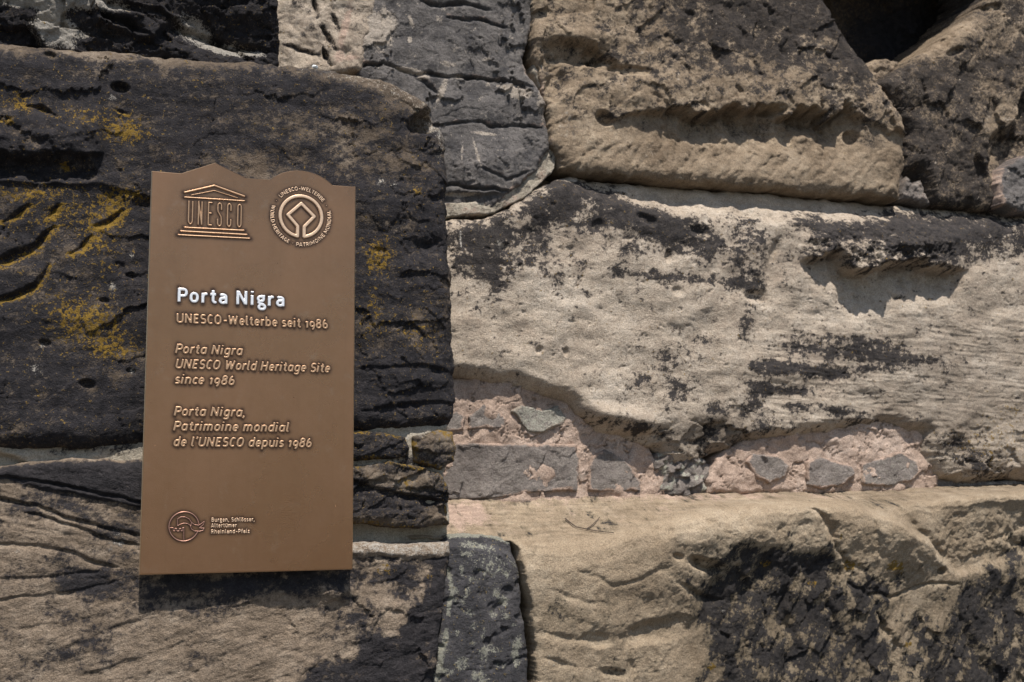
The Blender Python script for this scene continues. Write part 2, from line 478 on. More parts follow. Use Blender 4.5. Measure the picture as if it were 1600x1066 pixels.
def f_lower(s):
    wedge = s.poly([(-60, 735), (60, 722), (230, 722), (320, 790), (215, 790), (110, 770)], 5, 4)
    s.h += .010 * wedge + .0012 * s.fb(9, 4, 41, .6, 14, 5, True) * sstep(900, 960, s.py) + .0014 * s.fb(10, 4, 42, .6, -13, 5, True) * sstep(930, 870, s.py)
    left = sstep(330, 230, s.px)
    st = s.fb(26, 5, 3, .6, -13, 7, True)
    st2 = s.fb(22, 5, 4, .6, 17, 6, True)
    up = sstep(960, 860, s.py)
    s.h += left * up * (.0022 * st) + (1 - left * up) * .0018 * st2
    s.h += .005 * s.fb(60, 5, 5, .6, -8, 3) + .012 * s.blob(385, 925, 60, 16) - .010 * s.blob(300, 935, 40, 14) + .014 * s.blob(515, 925, 34, 16)
    for pts, w, dp in (([(-40, 738), (60, 752), (150, 768), (230, 787)], 2.5, .010), ([(-40, 772), (60, 790), (140, 818), (225, 838)], 3, .008),
                       ([(40, 800), (110, 818), (170, 845), (222, 852)], 3, .007), ([(-40, 848), (60, 852), (120, 865), (190, 888)], 3, .006),
                       ([(-40, 944), (40, 932), (110, 925), (190, 908)], 3, .004), ([(-40, 905), (60, 903), (160, 890)], 3, .003),
                       ([(100, 1015), (160, 988), (250, 958)], 5, .003), ([(110, 1062), (200, 1035), (300, 1000)], 5, .003),
                       ([(280, 1060), (360, 1020), (460, 985)], 5, .002), ([(20, 985), (100, 975)], 4, .003)):
        s.cut(pts, w, dp)
    v, e = s.fac(50, 6, .9, 20, 1.6)
    s.h += .004 * v * sstep(380, 480, s.px)
    s.crust += .16 + .6 * s.fb(80, 4, 7, .6, -10, 2.5) + .7 * s.fb(30, 5, 8, .7, -14, 2) + .55 * s.blob(385, 905, 190, 22) + .9 * wedge + .25 * s.n2  # wide blob under the plaque: stain painted in to deepen its cast shadow
    s.crust += .55 * s.blob(180, 810, 70, 60) + .35 * s.blob(60, 790, 60, 20, 10) + .4 * s.blob(120, 900, 70, 20) + .35 * s.blob(150, 1000, 90, 16, -20)
    dk = s.poly([(705, 862), (640, 868), (560, 870), (600, 880), (650, 900), (648, 950), (620, 1000), (560, 1015), (490, 1035), (450, 1080), (700, 1130)], 16, 20)
    s.crust += .62 * dk + .42 * s.blob(610, 940, 80, 100) * (1 + 2 * s.n1) + .7 * s.fb(24, 5, 51, .7) * sstep(480, 600, s.px) - .3 * s.blob(590, 915, 32, 50, 20) - .65 * s.blob(615, 975, 12, 30) - .5 * s.blob(660, 905, 16, 24)
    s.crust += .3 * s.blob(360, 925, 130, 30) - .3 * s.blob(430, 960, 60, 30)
    rim = (1 - s.below([-60, 430, 540, 640, 706], [690, 845, 866, 872, 866], 5, 8)) * sstep(300, 420, s.px)
    s.h += .008 * rim
    s.crust -= 1.4 * rim
    s.pale += .46 * rim
    s.pale += .4 * s.blob(25, 862, 8, 4) + .35 * s.blob(185, 845, 22, 30) * (1 + s.n2)
    s.ochre += .4 * s.blob(600, 890, 20, 14) + .35 * s.blob(670, 900, 10) + .2 * s.blob(200, 800, 30, 20)
    s.tone += .08 * s.blob(430, 960, 200, 80)
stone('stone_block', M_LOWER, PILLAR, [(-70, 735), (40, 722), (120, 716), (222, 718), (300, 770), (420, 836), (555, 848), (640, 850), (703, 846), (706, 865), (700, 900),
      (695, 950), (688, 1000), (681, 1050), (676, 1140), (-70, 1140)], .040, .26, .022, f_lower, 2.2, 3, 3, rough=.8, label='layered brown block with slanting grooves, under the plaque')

def f_pmortar(s):
    s.h += .007 * s.fb(30, 5, 3, .6, 0, 2.5)
    s.h -= .022 * s.below([-60, 300, 720], [690, 810, 822], 5)
    s.crust += .1 + .5 * s.fb(50, 5, 4) + .4 * s.blob(150, 700, 120, 10)
    s.crust += .5 * s.blob(640, 720, 90, 20) - .5 * s.blob(630, 840, 100, 15)
stone('mortar', M_CREAM, PILLAR, [(-70, 690), (220, 688), (430, 665), (700, 662), (702, 720), (694, 740), (703, 800), (705, 880), (430, 880), (200, 800), (-70, 770)], .068, .2, .01, f_pmortar, 2.4, 4, 2)

def f_small(top=.5, crust=.75):
    def f(s):
        s.h += .008 * s.fb(40, 5, 3, .6, 5, 2)
        s.crust += crust + .4 * s.fb(40, 5, 4)
        ztop = s.py.min()
        s.pale += top * sstep(14, 2, s.d * 1000) * (s.n2 > -.1) * .8
        s.ochre += .35 * sstep(14, 3, s.d * 1000) * (1 + s.n1 * 2)
    return f
stone('stone_block', M_BLACK, PILLAR, [(430, 690), (480, 677), (560, 673), (600, 674), (635, 684), (641, 700), (636, 714), (590, 718), (500, 724), (430, 722)], .046, .15, .02, f_small(.3, .8), 2.2, 5, 3, frac=.8)
def f_knob(s):
    f_small(.4, .45)(s)
    s.crust -= .5 * s.blob(695, 684, 18, 12)
    s.ochre += .5 * s.blob(643, 695, 6, 16) + .35 * s.blob(700, 682, 12, 8)
stone('stone_block', M_BLACK, PILLAR, [(647, 682), (690, 671), (712, 675), (717, 700), (713, 720), (690, 733), (650, 722)], .044, .15, .026, f_knob, 2.2, 6, 3, frac=.6, label='small rounded stone with pale lichen at the corner of the pillar')
def f_course(s):
    f_small(.35, .72)(s)
    s.h += .014 * s.fac(45, 7, 1.0, 15, 2.0)[0]
    s.cut([(540, 750), (620, 772), (700, 785)], 5, .014)
    s.crust -= .7 * s.blob(640, 752, 40, 16) + .5 * s.blob(580, 742, 25, 12) + .6 * s.blob(682, 805, 22, 14) + .7 * s.blob(575, 815, 60, 8)
    s.pale += .4 * s.blob(620, 755, 12, 12)
    s.ochre += .4 * s.blob(635, 752, 12, 12)
stone('stone_block', M_BLACK, PILLAR, [(430, 735), (560, 728), (610, 721), (690, 736), (701, 760), (706, 800), (704, 820), (640, 826), (560, 819), (430, 816)], .042, .18, .02, f_course, 2.2, 7, 3, frac=.8, label='low black block over the cream mortar joint')

# ---- the wall behind, from the left
def f_core(s):
    s.h += .010 * s.fb(40, 5, 3, .55)
    s.h += .003 * s.fac(26, 6, .8)[0]
    s.crust += .15 + .4 * s.n1
    s.h -= .36 * s.flat(1425, -20, 190, 180, 0, .2, .1)
stone('mortar', M_PINK, WALL, [(560, -110), (1720, -110), (1720, 1150), (560, 1150)], .30, .05, .01, f_core, 5.0, 8, 2)

def f_r0(s):
    s.h += .012 * s.fb(50, 5, 3)
    s.crust += .2 + .35 * s.n1
    for pts, w, dp in (([(505, 42), (515, 60), (522, 75)], 6, .025), ([(507, 75), (515, 100)], 4, .02), ([(520, 22), (528, 45)], 5, .02), ([(440, 70), (500, 84)], 3, .008), ([(490, -10), (495, 28)], 4, .02)):
        s.cut(pts, w, dp)
        s.crust += .5 * s.line(pts, w * .8)
    s.pale += .3 * s.blob(470, 40, 30, 30)
    for x, y in ((460, 5), (472, 9), (483, 18), (475, 54), (487, 45)): s.crust += .45 * s.blob(x, y, 5)
    s.pink += .8 * s.blob(540, 40, 8, 50, 15) + .7 * s.blob(550, 90, 20, 10)
stone('stone_block', M_PALE, WALL, [(420, -110), (600, -110), (585, 20), (568, 80), (572, 112), (500, 114), (420, 114)], .20, .2, .012, f_r0, 2.6, 9, 4, label='bright pale stone wedged between the dark blocks at the top')

def f_dark(pats=(), pk=.0):
    def f(s):
        v, e = s.fac(120, 3, .7, -14, 1.6, .5)
        s.h += .010 * v + .002 * s.fac(46, 5, .9, -20, 1.5)[0] + .003 * s.fb(60, 3, 6)
        s.crust += .32 + .5 * s.n1 + .6 * s.fb(30, 5, 31, .7)
        rim = sstep(.016, .002, s.d) * (1 + 1.5 * s.n1)
        s.pink += .45 * rim + pk
        s.pale += .10 + .40 * sstep(.24, .40, s.fb(36, 5, 8, .65)) + .35 * sstep(.2, .4, s.fb(12, 4, 9, .6)) * (s.n1 > .05)
        for cx, cy, rx, ry, a, amt in pats: s.pale += amt * s.flat(cx, cy, rx, ry, a, .5, .6)
    return f
def f_column(s):
    f_dark(((595, 45, 20, 32, 10, .95), (640, 62, 4, 6, 0, .7), (572, 60, 5, 30, 15, .5), (642, 35, 3, 12, -20, .6), (760, 92, 6, 3, 0, .5), (700, 100, 14, 4, 5, .5), (805, 145, 24, 9, 18, .8), (690, 142, 5, 16, 20, .7),
            (744, 242, 2, 26, -12, .5), (722, 236, 2, 20, 4, .42), (760, 209, 18, 3, 8, .8), (720, 303, 24, 3, 0, .7), (846, 170, 8, 22, -10, .5), (640, 110, 26, 4, 10, .7), (660, 118, 14, 3, 30, .6)))(s)
    for pts, w, dp in (([(560, 100), (610, 104), (650, 117), (700, 121), (745, 121), (790, 127), (832, 136)], 2.6, .012), ([(640, 196), (700, 195), (745, 190), (790, 197), (850, 199)], 2.4, .008), ([(640, 290), (700, 288), (755, 295), (800, 300)], 2.6, .012),
                       ([(640, 118), (668, 130), (690, 150)], 2.5, .008), ([(655, 2), (690, 8), (720, 4), (770, 14)], 3, .012), ([(700, 26), (760, 32), (800, 44)], 2.5, .008), ([(690, 325), (760, 322)], 2.5, .01), ([(745, 262), (790, 282), (830, 268)], 2.5, .006)):
        s.cut(pts, w, dp, 0, 5, .1)
        s.crust += .3 * s.line(pts, 3)
        s.pink += .38 * s.line([(x, y - 4) for x, y in pts], 4) * (1 + 2.5 * s.n1)
    s.h += .012 * s.blob(770, 245, 60, 34) + .010 * s.blob(770, 165, 70, 24) - .012 * s.below([560, 860], [302, 302], 3)
    s.tone += .10 * s.blob(770, 245, 60, 30) - .12 * s.blob(740, 60, 80, 50)
stone('stone_block', M_GREY, WALL, [(578, -110), (842, -110), (840, 0), (838, 25), (826, 62), (818, 92), (826, 116), (842, 140), (854, 165), (857, 195), (860, 232), (838, 268), (805, 296), (785, 316), (760, 325), (620, 331), (600, 200), (560, 112), (566, 60)],
      .205, .12, .016, f_column, 2.4, 10, 4, label='tall slate-grey stone with faint cracks between the black block and the tan ones')

def f_seam(s):
    s.h += .005 * s.fb(30, 4, 3)
    s.crust += .25 + .6 * s.n1
    s.pink += .35 + .6 * s.n3
stone('mortar', M_CREAM, WALL, [(690, 318), (755, 314), (785, 306), (806, 290), (838, 262), (852, 232), (858, 190), (848, 145), (832, 112), (836, 90), (844, 90), (856, 130), (868, 190), (872, 235), (866, 262), (846, 286), (815, 312), (765, 335), (690, 339)],
      .211, .1, .003, f_seam, 2.4, 28, 3, label='beige mortar seam curving between the grey stone, the tan block and the pale block')

def f_r2(s):
    lx = [830, 985, 1005, 1050, 1080, 1110, 1150, 1195, 1230, 1265, 1290, 1320, 1338, 1360, 1430]
    ly = [190, 186, 178, 172, 182, 177, 171, 169, 176, 172, 187, 170, 180, 200, 215]
    qx, qy = s.px + 10 * s.n1, s.py + 18 * s.n3 + 3 * s.n2
    lip = np.interp(qx, lx, ly)
    up = 1 - sstep(-6, 5, qy - lip)
    inx = sstep(975, 1120, qx) * sstep(1356, 1318, qx)
    s.h += .020 * up * sstep(920, 1030, s.px) * sstep(lip - 120, lip - 20, s.py)
    s.h -= (.056 + .05 * s.n1) * (1 - up) * inx * np.clip((266 - s.py) / np.maximum(266 - lip, 20), 0, 1) ** 1.2
    for cx, cy, rx, ry, a, dp in ((900, 82, 46, 16, 12, .028), (945, 100, 22, 10, 10, .02), (865, 95, 16, 14, 0, .02), (930, 88, 16, 10, 30, .014), (870, 130, 14, 26, 20, .02), (945, 185, 14, 9, 30, .022), (1336, 212, 9, 10, 0, .022), (985, 112, 30, 8, 10, .012)):
        s.h -= dp * s.flat(cx, cy, rx, ry, a, .35, .3)
    s.h += .016 * s.blob(900, 55, 70, 14, 5) + .014 * s.blob(960, 140, 90, 22, -5)
    # tool marks
    u = (s.px * .80 + s.py * .60) / 20 + s.n1 * 1.1
    low = s.below([900, 1420], [215, 232], 10)
    s.h += low * .005 * np.abs(np.sin(u * 3.0)) * (.5 + 1.2 * np.abs(s.n3))
    u2 = (s.px * .88 - s.py * .47) / 26 + s.n3 * 1.2
    mk = np.clip(np.sin(u2 * 3.0), 0, 1) ** 3 * sstep(-.15, .35, s.fb(60, 3, 30)) * up
    s.h -= .009 * mk * sstep(960, 1040, s.px)
    s.h += .008 * s.fac(60, 31, 1.0, 25, 1.6)[0] * up
    s.h += .003 * s.fb(24, 4, 32) * up
    s.crust += .10 + .3 * s.n1 + .5 * s.fb(60, 5, 33) + .16 * up + 1.0 * s.fb(24, 5, 35, .72, 25, 1.5) * up
    s.crust += .45 * sstep(930, 1150, s.px + s.py * .3) * up * sstep(180, 20, s.py) + .4 * s.blob(1330, 90, 60, 70, 50) + .25 * s.blob(1200, 40, 160, 60)
    s.crust += .45 * s.blob(1365, 230, 20, 40) - .4 * s.blob(1280, 75, 26, 20) - .5 * low
    s.crust += .25 * s.blob(1170, 190, 150, 12)
    s.pale += .3 * s.blob(1000, 235, 70, 22, 15) + .35 * s.blob(880, 205, 25, 40) + .25 * s.blob(1280, 72, 24, 18) + .1 * s.n2
    s.pale += .5 * sstep(.26, .44, s.fb(30, 5, 34, .7)) * up
    s.pink += .6 * s.blob(850, 150, 8, 50) + .55 * s.blob(860, 225, 8, 22) + .3 * s.blob(842, 40, 10, 30)
    s.tone += -.14 * low + .06 * s.n1 + .12 * s.blob(900, 200, 60, 60)
stone('stone_block', M_TAN, WALL, [(838, -110), (1275, -110), (1292, 0), (1318, 45), (1345, 82), (1374, 122), (1398, 160), (1418, 208), (1418, 255), (1408, 309), (1330, 303), (1200, 293),
      (1050, 281), (930, 270), (880, 262), (864, 225), (860, 180), (846, 120), (832, 60)], .185, .25, .030, f_r2, 2.5, 14, 4, rough=1.0, label='tan block with a deep shaded ledge cut across it and a dark upper half')

def f_r3(s):
    s.h += .016 * s.fac(80, 3, .9, 50, 1.5)[0] + .008 * s.fb(40, 5, 4)
    s.crust += .68 + .5 * s.fb(55, 5, 5, .6, 60, 1.6) + .2 * s.n2
    s.crust -= .6 * s.blob(1480, 60, 60, 18, -35) + .3 * s.blob(1560, 40, 50, 40) + .35 * s.blob(1560, 190, 30, 60)
    s.pale += .5 * sstep(.26, .44, s.fb(28, 5, 6, .7)) + .35 * s.blob(1550, 190, 25, 25)
    for cx, cy, rx, ry, a, dp in ((1480, 60, 6, 5, 0, .012), (1520, 28, 7, 5, 0, .012), (1555, 10, 10, 6, 0, .015), (1490, 82, 14, 5, -20, .012), (1572, 235, 24, 34, 25, .035), (1535, 265, 8, 20, -25, .02), (1440, 300, 18, 40, 0, .06), (1600, 180, 10, 30, 0, .03)):
        s.h -= dp * s.flat(cx, cy, rx, ry, a, .4, .3)
stone('stone_block', M_TAN, WALL, [(1382, 128), (1418, 98), (1468, 66), (1530, 16), (1562, -20), (1590, -110), (1720, -110), (1720, 322), (1560, 326), (1480, 319), (1430, 316), (1424, 265),
      (1424, 205), (1402, 158)], .19, .28, .05, f_r3, 2.6, 15, 4, rough=1.2, label='dark mottled block at the upper right beside the hole')
def f_r3b(s):
    f_dark()(s)
    s.pink += .8 * s.blob(1562, 300, 8, 40)
    s.crust -= .1
stone('stone_block', M_GREY, WALL, [(1562, 285), (1575, 258), (1600, 244), (1720, 236), (1720, 333), (1590, 330), (1566, 318)], .165, .12, .02, f_r3b, 2.6, 16, 3)
def f_lump(s):
    s.h += .012 * s.fb(18, 4, 3)
    s.crust += .35 + .4 * s.n1
    s.pink += .35
stone('mortar', M_RUBBLE, WALL, [(1412, 310), (1418, 272), (1428, 285), (1440, 278), (1446, 300), (1456, 320)], .205, .1, .012, f_lump, 2.6, 17, 4)

def f_deep(s):
    s.h += .03 * s.fb(120, 5, 3) + .012 * s.fac(70, 4, 1.0)[0]
    s.crust += .4 + .6 * s.blob(1420, 60, 80, 50) + .3 * s.n1
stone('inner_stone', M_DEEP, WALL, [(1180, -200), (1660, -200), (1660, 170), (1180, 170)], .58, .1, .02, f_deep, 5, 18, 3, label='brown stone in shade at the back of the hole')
stone('inner_stone', M_TAN, WALL, [(1340, 165), (1345, 100), (1385, 88), (1410, 92), (1440, 165)], .30, .2, .03, f_lump, 3.5, 19, 4)
def f_shade_stone(s):
    s.crust += .5 + .5 * s.n1
stone('stone_block', M_TAN, WALL, [(1240, -520), (1800, -520), (1800, -150), (1560, -132), (1400, -120), (1240, -128)], .17, .6, .04, f_shade_stone, 5, 20, 4)  # unseen stone above the view, added to keep the sun out of the hole

# the long pale block
R4 = [(640, 342), (760, 338), (800, 322), (832, 300), (868, 277), (900, 268), (960, 276), (1100, 286), (1250, 297), (1400, 312), (1500, 320), (1720, 330), (1720, 756), (1600, 748),
      (1530, 756), (1480, 750), (1452, 725), (1447, 680), (1398, 668), (1340, 674), (1260, 682), (1190, 692), (1130, 706), (1100, 722), (1075, 728), (1046, 715), (1030, 700), (1000, 692), (960, 690), (925, 660),
      (885, 626), (840, 612), (800, 600), (740, 590), (640, 584)]
def f_r4(s):
    topf = 1 - s.below([640, 760, 830, 880, 1000, 1200, 1400, 1720], [352, 352, 322, 296, 322, 338, 346, 356], 26, 8)
    s.h -= .045 * topf * topf * (.15 + .85 * sstep(850, 960, s.px))
    # underside rolls back
    s.h -= .022 * sstep(.045, 0, s.d) * sstep(480, 600, s.py)
    s.h += .0022 * s.fb(30, 4, 3, .5, -4, 2.6)
    s.h += .015 * s.fb(110, 3, 4, .45, 15, 1.6)
    # the big hollow with its overhanging brow
    lx = [1230, 1258, 1268, 1300, 1325, 1345, 1372, 1400, 1430, 1465, 1495, 1512, 1540]
    ly = [400, 402, 410, 394, 424, 430, 414, 418, 411, 424, 430, 420, 410]
    bx = [1230, 1260, 1300, 1350, 1400, 1450, 1500, 1540]
    by = [420, 440, 478, 510, 490, 482, 474, 440]
    qx, qy = s.px + 10 * s.n1 + 3 * s.n2, s.py + 14 * s.n3 + 3 * s.n2
    lip, bot = np.interp(qx, lx, ly), np.interp(qx, bx, by)
    inx = sstep(1244, 1290, qx) * sstep(1520, 1470, qx)
    over = 1 - sstep(-6, 5, qy - lip)
    s.h += inx * over * sstep(335, 398, s.py) * (.038 + .03 * s.n1 + .012 * s.n2)
    s.crust += .45 * inx * over * sstep(335, 360, s.py)
    s.h -= (.036 + .03 * s.n3) * inx * (1 - over) * np.clip((bot - s.py) / np.maximum(bot - lip, 10), 0, 1)
    s.h += .022 * s.blob(1420, 385, 40, 10, -5) + .016 * s.blob(1375, 415, 26, 8, -10)
    s.h -= .012 * s.blob(1330, 500, 70, 40) + .014 * s.blob(1205, 440, 16, 50, 5)
    for cx, cy, rx, ry, a, dp in ((1182, 462, 16, 8, 0, .016), (1010, 342, 14, 7, 25, .018), (935, 352, 8, 7, 0, .010), (1095, 362, 12, 8, 25, .014), (1212, 392, 6, 14, 10, .012), (1046, 400, 6, 8, 0, .012),
                                  (1060, 455, 8, 6, 0, .008), (790, 388, 7, 7, 0, .008), (842, 548, 5, 6, 20, .009), (885, 550, 4, 6, 0, .009), (905, 440, 3, 16, 35, .004)):
        s.h -= dp * s.flat(cx, cy, rx, ry, a, .6, .6)
    s.h -= .003 * sstep(.30, .5, s.fb(26, 4, 40, .6, 0, 1.6)) * sstep(.02, .04, s.d)
    # bedding lines to the lower right
    s.h += .003 * s.fb(18, 4, 41, .55, -3, 8, True) * sstep(1120, 1250, s.px) * sstep(430, 540, s.py)
    # lip over the mortar, left of the rubble
    s.h += .030 * s.blob(975, 652, 60, 14, 8) - .02 * s.blob(980, 680, 50, 8)
    s.h -= .02 * s.blob(1090, 690, 70, 30)
    s.h += .018 * s.fac(40, 44, 1.0, 0, 1.6)[0] * (s.blob(1130, 690, 120, 40) + s.blob(1530, 720, 90, 40))
    # black crust
    n = .55 * s.fb(60, 5, 45, .65) + .95 * s.fb(26, 5, 46, .72, 0, 1.5) + .75 * s.fb(10, 4, 47, .7, 0, 1.4)
    c = -.03 + n
    for cx, cy, rx, ry, a, amt in ((750, 372, 60, 32, -10, .62), (735, 415, 46, 40, 0, .38), (775, 440, 14, 22, 0, .5), (900, 300, 60, 22, -5, .7), (860, 330, 40, 26, -30, .6), (990, 325, 70, 18, 8, .65), (850, 388, 22, 16, 0, .5), (1020, 358, 46, 26, 20, .5),
                                   (935, 350, 22, 12, -20, .55), (1060, 365, 60, 22, 15, .65), (1100, 390, 30, 22, 0, .4), (980, 395, 22, 16, 0, .4), (1000, 428, 70, 6, 6, .7), (1120, 440, 80, 7, 4, .55), (1165, 350, 24, 34, 0, .6), (1170, 430, 22, 34, 0, .6),
                                   (1270, 345, 46, 20, 25, .7), (1250, 400, 20, 16, 0, .45), (1390, 345, 100, 24, 6, .5), (1500, 360, 90, 26, 8, .62), (1580, 350, 60, 40, 0, .5), (1460, 385, 60, 14, 15, .5), (1400, 400, 40, 16, 0, .35),
                                   (1165, 515, 10, 16, 0, .75), (1085, 525, 14, 12, 0, .45), (1050, 555, 36, 18, 10, .55), (1000, 595, 16, 14, 0, .7), (1065, 600, 22, 10, 0, .6), (1058, 620, 18, 10, 0, .6),
                                   (1245, 522, 26, 6, 0, .55), (1300, 526, 26, 7, 4, .65), (1370, 533, 36, 6, 4, .75), (1240, 545, 30, 9, 0, .7), (1300, 550, 28, 10, 4, .75), (1370, 556, 44, 13, 4, .95), (1440, 566, 44, 7, 5, .7), (1205, 575, 26, 10, 0, .9), (1262, 580, 40, 11, 3, .85), (1310, 588, 30, 7, 3, .7), (1365, 578, 26, 5, 3, .6), (1185, 607, 20, 8, 0, .95), (1235, 612, 34, 6, 3, .85), (1175, 632, 18, 12, 0, .9), (1245, 636, 20, 5, 4, .6), (1310, 642, 30, 6, 6, .8),
                                   (995, 667, 40, 8, 8, .85), (1120, 640, 18, 10, 0, .7), (1130, 685, 60, 20, -10, .5), (1220, 660, 50, 10, 0, .4), (1350, 655, 30, 8, 0, .55), (1510, 700, 44, 20, 25, .55), (1540, 735, 50, 12, 20, .5),
                                   (853, 425, 6, 14, 0, .5), (872, 435, 9, 14, 20, .45), (905, 415, 12, 20, -20, .45), (920, 460, 10, 4, 40, .5), (745, 480, 8, 8, 0, .4)):
        c = c + amt * 1.04 * s.blob(cx, cy, rx, ry, a, .62)
    rows = np.sin((s.py - .06 * s.px) / 5.2 + s.n1 * 2.5)
    c = c + .16 * rows * s.blob(1290, 585, 170, 70)
    s.crust += c
    s.crust -= .5 * topf * sstep(960, 1010, s.px) * sstep(1420, 1350, s.px)
    br = s.blob(1500, 640, 200, 110) + .8 * s.blob(1120, 670, 90, 40) + .4 * s.blob(1480, 520, 200, 60)
    s.crust += .20 * s.blob(760, 390, 80, 60) + .16 * s.blob(880, 340, 120, 40)
    s.tone += -.30 * br + .08 * s.n1 + .05 * s.n2 - .35 * s.blob(1100, 680, 80, 30)
    s.pale += .30 * s.blob(1180, 320, 160, 20, 4) + .10 * s.n2
    s.pale += .4 * s.flat(782, 382, 9, 7) + .7 * s.line([(720, 362), (722, 385)], 2, 1)
    s.pink += .12 * s.blob(900, 650, 100, 30)
    s.ochre += .25 * s.blob(1560, 690, 70, 40) * (1 + 2 * s.n2) + .3 * s.blob(1590, 640, 20, 8)
stone('stone_block', M_PALE, WALL, R4, .185, .25, .035, f_r4, 2.4, 21, 4, rough=.9, chips=.22, label='long pale block streaked with black crust, across the middle')

# pink mortar with small stones
def f_pink(s):
    s.h += .011 * s.fb(60, 3, 3, .45) + .0010 * s.fb(14, 3, 4, .5)
    v, e = s.fac(70, 5, .9, 10, 1.3, .6)
    s.h += .005 * v
    s.h -= .005 * sstep(.04, .0, e)
    s.crust -= .08 + .35 * s.n1 + .2 * s.n2
    s.pale += .05 + .5 * s.n3
    s.tone += .12 * s.n1
MP = stone('mortar', M_PINK, WALL, [(640, 570), (760, 575), (880, 590), (960, 650), (1015, 690), (1035, 730), (1045, 775), (1040, 795), (640, 795)], .226, .1, .02, f_pink, 2.4, 22, 4, chips=.22, rough=.7, label='pink mortar packing at the left, under the long block')
def f_rub(patch=None, crust=.12, pale=0.0):
    def f(s):
        s.h += .004 * s.fb(50, 4, 3) + .004 * s.fac(50, 4, .8)[0]
        s.crust += crust + .35 * s.n1 + .2 * s.n2
        s.pink += .75 * sstep(.013, 0, s.d) * (1 + 2.5 * s.n3)
        s.tone += .5 * s.n1
        s.pale += pale
        if patch: s.pale += patch[5] * s.flat(*patch[:5])
    return f
for ol, args, lb in (([(690, 652), (712, 640), (728, 650), (726, 672), (690, 676)], {}, None),
                     ([(734, 650), (755, 629), (774, 634), (791, 655), (788, 668), (735, 671)], {}, None),
                     ([(799, 644), (814, 632), (850, 641), (872, 633), (886, 652), (878, 664), (846, 676), (825, 672)], dict(pale=.55, crust=.15), 'pale greenish stone set in the pink mortar'),
                     ([(640, 696), (720, 692), (800, 694), (901, 695), (906, 730), (903, 766), (840, 768), (790, 776), (740, 778), (640, 782)], dict(crust=.22), 'long flat brown-grey stone set in the pink mortar'),
                     ([(920, 735), (926, 712), (946, 702), (978, 720), (1003, 752), (1002, 765), (960, 769), (922, 767)], {}, None)):
    stone('rubble_stone', M_RUBBLE, MP, ol, .219, .06, .004, f_rub(**args), 2.6, 30 + len(STONES) + len(ol), 3, rough=.6, label=lb)
MQ = stone('mortar', M_PINK, WALL, [(1105, 772), (1110, 740), (1135, 700), (1180, 680), (1260, 664), (1340, 655), (1400, 650), (1448, 668), (1462, 720), (1470, 760), (1440, 775)], .212, .1, .02, f_pink, 2.4, 23, 4, chips=.22, rough=.7, label='pink mortar packing at the right, under the long block')
for ol, args, lb in (([(1166, 722), (1180, 708), (1215, 712), (1236, 726), (1230, 745), (1205, 755), (1185, 748)], {}, None),
                     ([(1260, 722), (1285, 714), (1332, 728), (1338, 740), (1320, 756), (1285, 765), (1264, 757)], {}, None),
                     ([(1346, 725), (1380, 716), (1408, 706), (1432, 720), (1440, 738), (1425, 752), (1380, 760), (1350, 757)], dict(pale=.25, crust=.15), 'rounded grey-green stone set in the pink mortar')):
    stone('rubble_stone', M_RUBBLE, MQ, ol, .203, .06, .005, f_rub(**args), 2.6, 60 + len(STONES) + len(ol), 3, rough=.6, label=lb)
def f_white(s):
    v, e = s.fac(22, 3, 1.0, 20, 1.3, .5)
    s.h += .014 * v + .004 * s.n2
    s.pale += .15 + .9 * sstep(.1, .3, s.fb(26, 4, 7, .65))
    s.crust += .3 + .6 * s.n1
    s.pink += .25
stone('mortar', M_RUBBLE, WALL, [(1020, 775), (1022, 715), (1045, 695), (1085, 705), (1120, 730), (1140, 775)], .222, .1, .02, f_white, 2.6, 24, 4, label='crumbled white and grey mortar between the two pink packings')
def f_rimr(s):
    s.h += .01 * s.fb(20, 4, 3)
    s.pale += .3 + .4 * s.n1
stone('mortar', M_RUBBLE, WALL, [(1440, 775), (1450, 742), (1500, 745), (1560, 752), (1640, 750), (1640, 775)], .232, .1, .012, f_rimr, 2.6, 25, 3)

